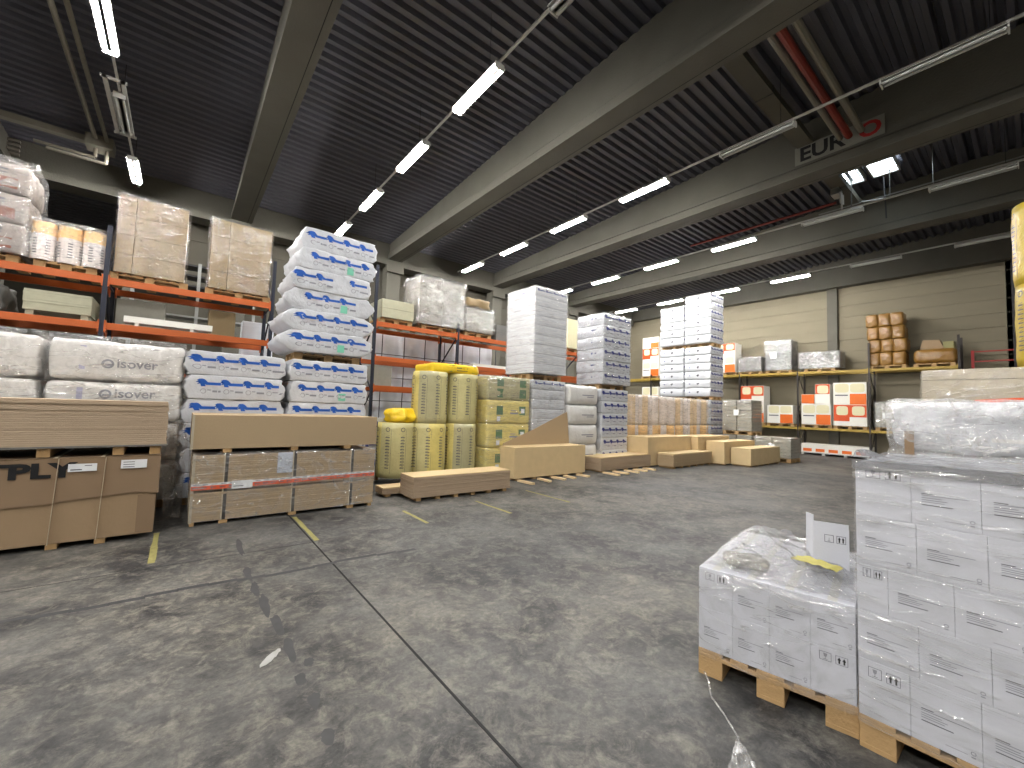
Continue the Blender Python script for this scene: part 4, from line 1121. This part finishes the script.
# upper shelf goods
ZU = 3.95
def wrapped_right(y0, y1, z0, z1, label, mat='grey_dark', n=3, peak=None, seed=0, d=.9, fm='film_thick', lab=True):
    c = on_right(y0, y1, d); w = y0 - y1 - .04
    root = thing('wrapped_pallet_load', label, 'wrapped pallet load', (c[0], c[1], z0), RZ)
    mb = MB(); pallet_parts(min(1.2, w), .8)(lambda nm, b: mb.box(*b, M['wood'])); mb.build('pallet', root)
    h = z1 - z0 - .146
    mb = MB()
    for k in range(n): mb.box(-w / 2 + .02, w / 2 - .02, -d / 2 + .02, d / 2 - .02, .146 + h * k / n + .003, .146 + h * (k + 1) / n, M[mat], b=.012)
    mb.build('goods', root)
    mb = MB(); film_box(mb, w, d, h, M[fm], seed=seed, amp=.03)
    if peak: 
        x0, x1, zz = peak
        mb.grid(10, 8, lambda u, v: (x0 + (x1 - x0) * u, -d / 2 + d * v * .9, .15 + h + zz * u * (1 - v * .3) + .02 * nz(u * 6, v * 6, seed)), M['film_thick'])
    o = merge(mb.build('film', root, smooth=True)); o.location = (0, 0, .0); 
    for v_ in o.data.vertices: v_.co.z += .146 if v_.co.z < h + .1 else .14
    if lab:
        mb = MB(); mb.box(-w * .28, -w * .05, -d / 2 - .045, -d / 2 - .043, h * .5, h * .72, M['label']); mb.build('paper_label', root)
    return root
def obs(y0, y1, z0, z1, style, label): return obox(y0, y1, z0, z1, style, label)
rpal(11.3, 10.15, ZU, 'wooden pallet under the orange-striped box beside the tall white stacks')
obox(11.3, 10.15, ZU + .146, 5.0, 0, 'lower white and orange box on the upper shelf by the white stacks')
obox(11.3, 10.15, 5.002, 5.7, 1, 'upper arched box on the upper shelf by the white stacks')
wrapped_right(10.03, 8.83, ZU, 4.85, 'grey wrapped load with a slanting film peak on the upper shelf', peak=(-.55, .55, .55), seed=61, lab=False)
wrapped_right(8.69, 7.45, ZU, 5.60, 'tallest grey wrapped load with a white label on the upper shelf', seed=62, n=6)
wrapped_right(7.2, 5.5, ZU, 4.88, 'low long grey wrapped load beside the wall column', seed=63, lab=False)
# amber bales 3x4
pallet(1.2, .8, (24.0, 3.92, ZU), RZ, 'wooden pallet under the tall amber bale block')
def amb(v):
    def f():
        mb = MB(); softbox(mb, .41, .8, .56, M['amber'], r=.06, bulge=.02, amp=.03, freq=7, seed=90 + v, n=(6, 6, 8)); return merge(mb.build('amber_bale', smooth=True))
    return f
for k in range(4):
    for c in range(3):
        K.put(('amb', (k + c) % 2), amb((k + c) % 2), (24.0, 4.35 - .41 * c + (.02, -.03, .03, .06)[k], ZU + .146 + .565 * k), RZ, 'amber wrapped bale, %s layer up, %s from the wall column' % (ORD[k], ORD[c]), 'bale', 'amber bales on the upper shelf')
pallet(1.2, .8, (24.0, 2.5, ZU), RZ, 'wooden pallet under the single wide amber bale')
mb = MB(); softbox(mb, 1.22, .85, .58, M['amber'], r=.12, bulge=.03, amp=.03, seed=95); tag(place(merge(mb.build('amber_bale', smooth=True)), (24.0, 2.46, ZU + .146), RZ), 'single wide amber bale at the end of the upper shelf', 'bale')
mb = MB(); mb.prism([(-.36, 0), (.34, .0), (.22, .36), (-.26, .38)], -.3, .3, M['brown']); mb.box(.30, .62, -.25, .25, 0, .28, M['board_green'], b=.02)
tag(place(mb.build('folded_carton'), (24.0, 2.56, ZU + .728), RZ), 'squashed brown carton on top of the single wide amber bale', 'carton')
wrapped_right(4.38, 3.1, ZL, 2.5, 'grey wrapped load on the lower shelf past the last printed boxes', seed=66, mat='grey_pale')
# red guard rail
root = thing('guard_rail', 'red tubular guard rail high at the end of the rack', 'rail', (0, 0, 0), 0)
mb = MB(); mb.box(24.0, 24.08, 1.44, 1.52, 3.1, 4.55, M['red']); mb.build('post', root)
for z in (4.12, 4.5):
    mb = MB(); mb.box(24.02, 24.06, .45, 1.46, z - .02, z + .02, M['red']); mb.build('rail', root)
mb = MB(); mb.box(23.9, 24.6, .45, 1.55, 3.02, 3.1, M['red']); mb.build('platform', root)
mb = MB(); mb.box(24.1, 24.16, .5, .56, 0, 3.02, M['red']); mb.box(24.1, 24.16, 1.42, 1.48, 0, 3.02, M['red']); mb.build('leg', root)

# ============================================================ NEAR RIGHT: carton stacks on pallets
def carton_maker(w, d, h, style):
    def f():
        mb = MB(); mb.box(-w / 2, w / 2, -d / 2, d / 2, 0, h, M['carton'], b=.0025)
        F = lambda x, z, off=.0012: (x, -d / 2 - off, z)
        if style == 'A':
            x0 = -w * .34
            mb.rect(x0, x0 + w * .68, h * .52, h * .532, M['ink_pale'], F)
            mb.rect(x0, x0 + w * .18, h * .545, h * .56, M['ink'], F)
            for q, l in ((0, .30), (1, .38), (2, .34)): mb.rect(x0, x0 + w * l, h * (.475 - .035 * q), h * (.487 - .035 * q), M['ink_pale'], F)
            mb.rect(x0, x0 + w * .46, h * .35, h * .366, M['ink'], F)
            mb.rect(w * .0, w * .3, h * .12, h * .128, M['ink_pale'], F)
            mb.ring(w * .38, h * .17, .006, .009, M['ink_pale'], F, 8); mb.rect(w * .35, w * .41, h * .10, h * .12, M['ink_pale'], F)
            mb.rect(-w / 2 + .008, -w / 2 + .010, .01, h - .01, M['ink_pale'], F) if False else None
        else:
            for bx in (-w * .30, w * .06):
                bw = w * .27; z0, z1 = h * .72, h * .90; t = .0022
                for a in ((bx, bx + bw, z0, z0 + t), (bx, bx + bw, z1 - t, z1), (bx, bx + t, z0, z1), (bx + bw - t, bx + bw, z0, z1)): mb.rect(*a, M['ink'], F)
            bx = -w * .30; bw = w * .27; c = bx + bw / 2
            mb.rect(c - .001, c + .001, h * .75, h * .81, M['ink'], F); mb.rect(c - bw * .2, c + bw * .2, h * .745, h * .752, M['ink'], F)
            mb.flat([(c - bw * .18, h * .87), (c - bw * .10, h * .80), (c + bw * .10, h * .80), (c + bw * .18, h * .87)], M['ink_pale'], F)
            bx = w * .06
            for cc in (bx + bw * .3, bx + bw * .7):
                mb.rect(cc - bw * .07, cc + bw * .07, h * .745, h * .81, M['ink_black'], F)
                mb.flat([(cc - bw * .16, h * .81), (cc + bw * .16, h * .81), (cc, h * .875)], M['ink_black'], F)
        # tape seam on the lid
        mb.add([(-.022, -d / 2 + .002, h + .0008), (.022, -d / 2 + .002, h + .0008), (.022, d / 2 - .002, h + .0008), (-.022, d / 2 - .002, h + .0008)], [(0, 1, 2, 3)], M['housing'])
        return mb.build('white_carton')
    return f
# short stack: front line from (2.76,1.42) to (2.93,.62); front normal towards -x
ang = math.atan2(.628 - 1.438, 2.94 - 2.797)      # direction of the front face
ux = Vector((math.cos(ang), math.sin(ang), 0)); uy = Vector((-ux.y, ux.x, 0))   # uy points away from the camera
P0 = Vector((2.797, 1.438, 0))
def p1(a, b, z): return P0 + ux * a + uy * b + Vector((0, 0, z))
pallet(.82, 1.2, p1(.41, .6, 0), ang, 'near wooden pallet under the short white carton stack', near=True)
cw, cd, ch = .203, .398, .261
sty = [['A', 'A', 'A', 'B'], ['B', 'A', 'A', 'A']]
for L_ in range(2):
    for r_ in range(3):
        for c in range(4):
            if L_ == 0 and r_ > 0: continue
            st = sty[L_][c] if r_ == 0 else 'A'
            lab = ('%s white carton from the tall stack, %s layer, %s row of the short near stack' % (ORD[3 - c], ('lower', 'upper')[L_], ('front', 'middle', 'back')[r_]))
            K.put(('wc', st), carton_maker(cw - .001, cd - .002, ch - .001, st), p1(cw * (c + .5), cd * (r_ + .5) + .002, .164 + ch * L_), ang, lab, 'carton', 'white cartons of the short near stack')
for r_ in (1, 2):
    for c in range(4):
        K.put(('wc', 'A'), None, p1(cw * (c + .5), cd * (r_ + .5) + .002, .164), ang, 'white carton hidden inside the lower layer of the short near stack', 'carton', 'inner white cartons of the short near stack')
# film over the short stack
mb = MB(); w, d, h = .825, 1.21, .545
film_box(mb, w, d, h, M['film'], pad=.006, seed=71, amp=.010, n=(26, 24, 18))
o = tag(place(merge(mb.build('stretch_film', smooth=True)), p1(.41, .6, .125), ang), 'clear film stretched around the short near carton stack', 'plastic film')
# crumpled film bunch lying on top
mb = MB()
def crump(u, v):
    a = .01 + .80 * u; b = .02 + 1.16 * v
    edge = min(1, 6 * u, 6 * (1 - u)) * min(1, 5 * v, 5 * (1 - v))
    k = nz(u * 5 + 3, v * 6, 1.5); k2 = nz(u * 14, v * 16, 5.5); k3 = abs(nz(u * 7 + 8, v * 9, 2.2))
    hump = .085 * math.exp(-((u - .25) / .35) ** 2) * (.35 + .65 * min(1, v * 1.8)) 
    z = .690 + (.012 + hump * 1.0 + .07 * abs(k) + .030 * k2 + .06 * k3 * (1 - u * .5)) * (.25 + .75 * edge)
    return Vector((a + .01 * k2, b + .01 * k, max(.688, z)))
mb.grid(56, 64, crump, M['film_crumple'])
o = mb.build('crumpled_film', smooth=True); o.matrix_world = Matrix.Translation(P0) @ Matrix.Rotation(ang, 4, 'Z')
tag(o, 'bunched clear film lying crumpled on top of the short carton stack', 'plastic film')
# a translucent bag lump near the front corner
mb = MB(); softbox(mb, .24, .22, .055, M['grey_wrap'], r=.025, bulge=.01, amp=.03, freq=14, seed=73, n=(8, 8, 3))
tag(place(merge(mb.build('plastic_bag', smooth=True)), p1(.22, .26, .686), ang + .3), 'small grey bag lump under the film on the short stack', 'bag')
mb = MB(); mb.grid(14, 8, lambda u, v: (-.13 + .26 * u, -.05 + .13 * v + .02 * math.sin(u * 5), .006 + .03 * abs(nz(u * 4, v * 4, 2)) + .008), M['straw'])
o = tag(place(mb.build('yellow_sheet', smooth=True), p1(.60, .42, .740), ang - .2), 'crumpled yellow paper sheet on the short stack before the upright flap', 'paper')
# upright folded carton piece
root = thing('folded_carton', 'opened white carton piece standing upright on the short stack', 'carton', p1(.665, .60, .688), ang + R(8))
mb = MB(); mb.box(-.095, .095, -.003, .003, 0, .31, M['carton'], b=.001)
F = lambda x, z, off=.0012: (x, -.003 - off, z)
for bx in (-.035, .03):
    for a in ((bx, bx + .05, .18, .183), (bx, bx + .05, .227, .23), (bx, bx + .003, .18, .23), (bx + .047, bx + .05, .18, .23)): mb.rect(*a, M['ink'], F)
for cc in (.045, .065): mb.rect(cc - .004, cc + .004, .187, .21, M['ink_black'], F); mb.flat([(cc - .008, .208), (cc + .008, .208), (cc, .223)], M['ink_black'], F)
mb.rect(-.011, -.009, .19, .21, M['ink'], F); mb.rect(-.018, -.002, .187, .19, M['ink'], F)
mb.build('panel', root)
mb = MB(); mb.T = Matrix.Translation((-.095, 0, 0)) @ Matrix.Rotation(R(118), 4, 'Z'); mb.box(0, .08, -.003, .003, .0, .35, M['carton'], b=.001); mb.build('flap', root)
mb = MB(); mb.T = Matrix.Translation((.095, 0, 0)) @ Matrix.Rotation(R(100), 4, 'Z'); mb.box(0, .10, -.003, .003, .0, .28, M['carton'], b=.001); mb.build('flap', root)
# film tail on the floor
mb = MB()
tail = [(2.80, 1.40, .02), (2.74, 1.34, .008), (2.62, 1.27, .006), (2.52, 1.14, .008), (2.42, 1.03, .006)]
for a, b in zip(tail, tail[1:]): mb.tube(a, b, .006, M['film_bright'], 6)
mb.grid(20, 10, lambda u, v: (2.43 - .28 * u + (v - .5) * .16 * u, 1.03 - .14 * u + (v - .5) * -.10 * u - .02 * nz(u * 4, v * 6, 1), .006 + .05 * u * abs(nz(u * 5, v * 7, 4)) ), M['film_bright'])
tag(mb.build('film_tail', smooth=True), 'thin twisted tail of film trailing from the short stack onto the floor', 'plastic film')

# tall stack
SX, SY = 2.90, .622
A2 = R(-90)
pallet(1.2, .8, (SX + .4, SY - .6, 0), A2, 'near wooden pallet under the tall white carton stack', near=True)
hl = [.164, .45, .70, .945, 1.195]; tops = [.45, .70, .945, 1.195, 1.475]
rows = ['B A A A A'.split(), 'A A A A A'.split(), 'B A A A A'.split(), 'A A A A A'.split(), 'B A A A A'.split()]
for L_ in range(5):
    z0 = hl[L_]; hh = tops[L_] - z0 - .002; y = SY
    for c, st in enumerate(rows[L_]):
        w = .125 if (st == 'B' and L_ in (2,)) else (.20 if st == 'B' else .235)
        if L_ == 4 and st == 'B': w = .22
        if y - w < -.62: break
        lab = '%s white carton from the short stack, %s layer up in the tall near stack' % (ORD[c], ORD[L_])
        K.put(('tc', st, round(w, 3), round(hh, 3)), carton_maker(w - .001, .398, hh + .001, st), (SX + .2, y - w / 2, z0), A2, lab, 'carton', 'white cartons of the tall near stack')
        if L_ in (0, 4) or True:
            K.put(('tc', st, round(w, 3), round(hh, 3)), None, (SX + .602, y - w / 2, z0), A2, 'white carton in the rear row hidden inside the tall near stack', 'carton', 'rear white cartons of the tall near stack')
        y -= w
mb = MB(); film_box(mb, 1.2, .805, 1.34, M['film_soft'], pad=.008, seed=76, amp=.012, n=(40, 20, 44))
o = tag(place(merge(mb.build('stretch_film', smooth=True)), (SX + .402, SY - .6, .13), A2), 'clear film stretched around the tall near carton stack', 'plastic film')
# grey film lid with a raised corner
mb = MB()
def lid(u, v):
    x = SX - .012 + .83 * u; y = SY + .01 - 1.22 * v
    e = math.exp(-((u - .12) / .10) ** 2 - ((v - .03) / .07) ** 2)
    return (x, y, 1.484 + .05 * e + .010 * nz(u * 6, v * 9, 3) * (1 if .03 < u < .97 else .3) + .006)
mb.grid(36, 50, lid, film('grey_film_lid', .55, .35, 3.0, tint=(.36, .37, .40), white=.62, bump=.35, streak=.25))
mb.grid(36, 3, lambda u, v: (SX - .014, SY + .01 - 1.22 * u, 1.488 - .05 * v + .006 * nz(u * 20, v * 3, 1)), bpy.data.materials['grey_film_lid'])
tag(mb.build('film_cover', smooth=True), 'smooth grey film sheet covering the top of the tall near stack', 'plastic film')

# ============================================================ WHITE WRAPPED BLOCK AND BEIGE BOARDS BEYOND THE TALL STACK
def long_bale(v):
    def f():
        mb = MB(); F, G = softbox(mb, 2.2, 1.1, .44, M['poly'], r=.06, bulge=.02, amp=.03, freq=6, seed=100 + v, n=(24, 12, 6), ends=.08, endamp=.08)
        for x in (-.85, .25): mb.rect(x, x + .045, .02, .42, M['board_grey'], F, 1)
        mb.rect(-.6, -.3, .12, .15, M['poly_dirty'], F, 2)
        return merge(mb.build('wrapped_bale', smooth=True))
    return f
pallet(1.2, .8, (5.55, .18, 0), A2, 'wooden pallet under the long white wrapped bales')
for k in range(4):
    K.put(('lb', k % 2), long_bale(k % 2), (5.55, -.38, .144 + .432 * k), A2, '%s from the top, long white wrapped bale beyond the tall near stack' % ORD[3 - k], 'insulation bale', 'long white wrapped bales')
mb = MB(); film_box(mb, 2.24, 1.14, 1.72, M['film_bright'], pad=.01, seed=78, amp=.035, freq=4, n=(50, 24, 34))
tag(place(merge(mb.build('stretch_film', smooth=True)), (5.55, -.30, .144), A2), 'shiny crumpled film around the long white wrapped bales', 'plastic film')
mb = MB(); mb.box(5.0 - .05, 5.0 - .03, .66, .72, 1.2, 1.62, M['brown_dark'])
tag(mb.build('edge_protector'), 'tan cardboard edge strip at the end of the long white bales', 'edge protector')
root = thing('board_stack', 'tall beige plasterboard stack behind the long white bales', 'stack of boards', (8.0, -.40, 0), A2)
for k in range(3):
    mb = MB(); pile(mb, 2.6, 1.2, .60, 6, M['board_grey'], 110 + k, .004, .05 + .79 * k + (.0)); mb.build('boards', root)
    for x in (-1.1, -.4, .4, 1.1):
        mb = MB(); mb.box(x - .05, x + .05, -.58, .58, .79 * k - (.14 if k else 0), .05 + .79 * k, M['wood']); mb.build('bearer', root)
mb = MB(); mb.box(-1.3, 1.3, -.6, .6, 2.235, 2.36, M['board_grey'], b=.004); mb.build('boards', root)
mb = MB()
mb.grid(30, 2, lambda u, v: (-.85 + 2.15 * u, -.625 - .01 * math.sin(u * 20), 1.93 + .16 * u + .055 * v), M['orange_tape']); mb.build('tape_band', root)
mb = MB(); film_box(mb, 2.6, 1.2, 2.34, M['film'], pad=.015, seed=79, amp=.02, n=(24, 12, 24)); mb.build('film', root, smooth=True)
# tall yellow roll stack at the edge
for j in range(4):
    K.put('must', roll_maker(.405, 1.22, (M['mustard'], M['mustard'], M['olive_film']), 5), (9.9, -.24, .144 + 1.22 * j), R(30 * j), 'yellow insulation roll, %s up in the tall pile behind the beige boards' % ORD[j], 'insulation roll', 'yellow roll pile behind the beige boards')
pallet(.8, .8, (9.9, -.24, 0), 0, 'wooden pallet under the yellow roll pile behind beige boards')

# loose dark film between the two front bundles
mb = MB()
mb.grid(16, 24, lambda u, v: (-.12 + .22 * u + .05 * nz(u * 5, v * 7, 3), 7.45 + .18 * nz(u * 5 + 4, v * 6, 8) + .15 * (1 - v), .01 + 1.35 * v), M['film_thick'])
tag(mb.build('hanging_film', smooth=True), 'crumpled film hanging in the gap between the two front board bundles', 'plastic film')

# ============================================================ OVERHEAD SERVICES
def pipe(name, pts, r, mat, label, cat='pipe'):
    mb = MB()
    for a, b in zip(pts, pts[1:]): mb.tube(a, b, r, M[mat], 10)
    return tag(mb.build(name, smooth=False), label, cat)
pipe('red_pipe', [(1.6, 2.62, 8.5), (12.15, 2.62, 8.5)], .075, 'red_pipe', 'red pipe running between two grey pipes under the roof deck')
pipe('grey_pipe', [(1.6, 2.80, 8.55), (12.2, 2.80, 8.55)], .06, 'grey_pipe', 'grey pipe beside the red one on its duct side')
pipe('grey_pipe', [(1.6, 2.40, 8.55), (12.2, 2.40, 8.55)], .07, 'grey_pipe', 'grey pipe beside the red one, away from the duct')
mb = MB()
for x0, x1 in ((7.25, 12.1), (12.9, 17.7)):
    mb.box(x0, x1, 3.38, 3.74, 8.75, 8.92, conc_dark)
    mb.box((x0 + x1) / 2 - .01, (x0 + x1) / 2 + .01, 3.37, 3.75, 8.74, 8.93, M['dark'])
mb.box(12.1, 12.9, 3.38, 3.74, 8.80, 8.92, conc_dark)
tag(mb.build('flat_duct'), 'flat grey duct crossing under the deck beside the red pipe', 'duct')
# banner on girder face
root = thing('wall_banner', 'white banner with large letters on the side of a girder', 'sign', (12.34, 2.9, 8.34), RZ)
mb = MB(); mb.box(-.90, .90, -.012, 0, 0, .48, mk('dingy_banner', rgb(128, 126, 118), .7)); mb.build('banner', root)
F = lambda x, z: (x, -.016, z)
mb = MB(); mb.text('EUR', -.80, .08, .50, M['ink_black'], F, wide=1.05, bold=.03); mb.build('printed_letters', root)
mb = MB(); mb.text('O', .42, .08, .50, M['red'], F, wide=1.05, bold=.03); mb.build('printed_letters', root)
# rooflight
for i, (y0, y1) in enumerate(((3.15, 3.85), (2.35, 3.0))):
    x0, x1 = 15.55, 16.55
    mb = MB(); z = zdeck(2.9) - .075
    mb.box(x0 + .04, x1 - .04, y0 + .04, y1 - .04, z, z + .01, M['sky_pane'])
    w_ = struct(mb, 'window_%d' % (i + 1))
    mb = MB()
    for a in ((x0 - .03, x0 + .04, y0, y1), (x1 - .04, x1 + .03, y0, y1), (x0, x1, y0 - .0, y0 + .04), (x0, x1, y1 - .04, y1)):
        mb.box(*a, z - .14, z + .03, M['housing'])
    mb.build('window_frame', w_)
mb = MB()
mb.box(15.9, 15.94, -6, 16.5, 8.26, 8.29, M['galv']); mb.box(16.1, 16.13, -6, 4.3, 8.42, 8.45, M['galv'])
mb.tube((15.92, 2.6, 8.27), (16.12, 3.2, 8.45), .02, M['galv'], 6)
for y in (1.6, 2.5, 3.4): mb.tube((15.92, y, 8.27), (15.92, y, 9.4), .012, M['galv'], 6)
tag(mb.build('conduit'), 'galvanised conduits running beside the lamp row under the rooflight', 'conduit')
pipe('red_pipe', [(15.15, 3.6, 8.25), (15.15, 8.2, 8.25)], .04, 'red_pipe', 'thin red pipe beside the lamp row past the rooflight')
pipe('hanging_rod', [(16.6, 2.75, 9.3), (16.7, 2.72, 7.95)], .02, 'dark', 'dark hanging rod below the rooflight', 'rod')
mb = MB(); mb.box(15.2, 15.6, 3.55, 3.75, 8.55, 8.75, M['galv'])
for i, (dx, l) in enumerate(((.0, .35), (.12, .5), (.28, .3))): mb.box(15.25 + dx, 15.29 + dx, 3.5, 3.54, 8.6 - l, 8.6, M['housing'])
tag(mb.build('junction_box'), 'galvanised junction box with short hanging leads under the rooflight', 'junction box')
# left bay services
mb = MB(); mb.tube((-2.2, -6, 8.5), (-2.2, 15.3, 8.5), .05, M['grey_pipe'], 8); tag(mb.build('grey_pipe'), 'long grey pipe under the deck, nearer the dark corner', 'pipe')
mb = MB(); mb.tube((-1.98, -6, 8.5), (-1.98, 15.3, 8.5), .045, M['grey_pipe'], 8); tag(mb.build('grey_pipe'), 'long grey pipe under the deck, nearer the lamp row', 'pipe')
mb = MB(); mb.box(-2.4, -1.85, 15.3, 15.8, 8.3, 8.6, M['grey_pipe'], b=.02); tag(mb.build('valve_box'), 'pale box where the two long grey pipes end', 'box')
mb = MB(); mb.box(-9, -2.4, 15.45, 15.65, 8.40, 8.55, M['grey_pipe'])
tag(mb.build('cable_trunking'), 'pale trunking running from the pipe box into the dark corner', 'trunking')
mb = MB()
for x, z in ((-2.2, 8.05), (-1.98, 7.95)):
    mb.tube((x, 15.5, 8.3), (x, 15.5, z), .04, M['grey_pipe'], 8); mb.tube((x, 15.5, z), (x - 1.1, 15.5, z), .04, M['grey_pipe'], 8)
tag(mb.build('hanging_branch_pipe'), 'pair of bent branch pipes below the pale pipe box', 'pipe')
mb = MB(); 
for k in range(4): mb.box(-4.9, -3.9, 17.22, 17.3, 8.2 + .12 * k, 8.26 + .12 * k, M['grey_pipe'])
tag(mb.build('air_grille'), 'slatted grille on the head girder in the dark corner', 'grille')
mb = MB(); mb.box(-1.62, -1.55, 11.3, 13.6, 8.0, 8.05, M['housing']); mb.box(-1.35, -1.28, 11.3, 13.6, 8.0, 8.05, M['housing'])
for y in (11.3, 13.55): mb.box(-1.65, -1.25, y, y + .05, 8.0, 8.05, M['housing'])
tag(mb.build('lamp_bracket'), 'empty rectangular lamp bracket on the first lamp row', 'bracket')
# deck overlap strips, plant on the girder
pipe('red_pipe', [(6.35, 2.62, 8.5), (6.56, 2.62, 8.5)], .11, 'dark', 'dark pipe sleeve where the red pipe enters the girder', 'pipe sleeve')

# ============================================================ CAMERA, WORLD, COLOUR
yaw, pitch, roll, f_px = R(38.415), R(3.414), R(1.880), 416.09
fw = Vector((math.sin(yaw) * math.cos(pitch), math.cos(yaw) * math.cos(pitch), math.sin(pitch)))
rt = Vector((math.cos(yaw), -math.sin(yaw), 0)); up = rt.cross(fw)
r2 = rt * math.cos(roll) + up * math.sin(roll); u2 = -rt * math.sin(roll) + up * math.cos(roll)
cam = bpy.data.cameras.new('camera'); co = bpy.data.objects.new('camera', cam); C.objects.link(co)
cam.sensor_fit = 'HORIZONTAL'; cam.sensor_width = 36; cam.lens = 36 * f_px / 1024; cam.clip_start = .05; cam.clip_end = 100
mw = Matrix((r2, u2, -fw)).transposed().to_4x4(); mw.translation = Vector((0, 0, H)); co.matrix_world = mw
S.camera = co
w = bpy.data.worlds.new('world'); S.world = w; w.use_nodes = True
w.node_tree.nodes['Background'].inputs[0].default_value = (.75, .82, 1, 1); w.node_tree.nodes['Background'].inputs[1].default_value = .3
S.view_settings.view_transform = 'Standard'; S.view_settings.look = 'None'; S.view_settings.gamma = 1.0; S.view_settings.use_curve_mapping = False
S.view_settings.exposure = 0.0
S.cycles.use_denoising = True
S.cycles.max_bounces = 6; S.cycles.transparent_max_bounces = 24; S.cycles.glossy_bounces = 3; S.cycles.diffuse_bounces = 4
S.cycles.sample_clamp_indirect = 8
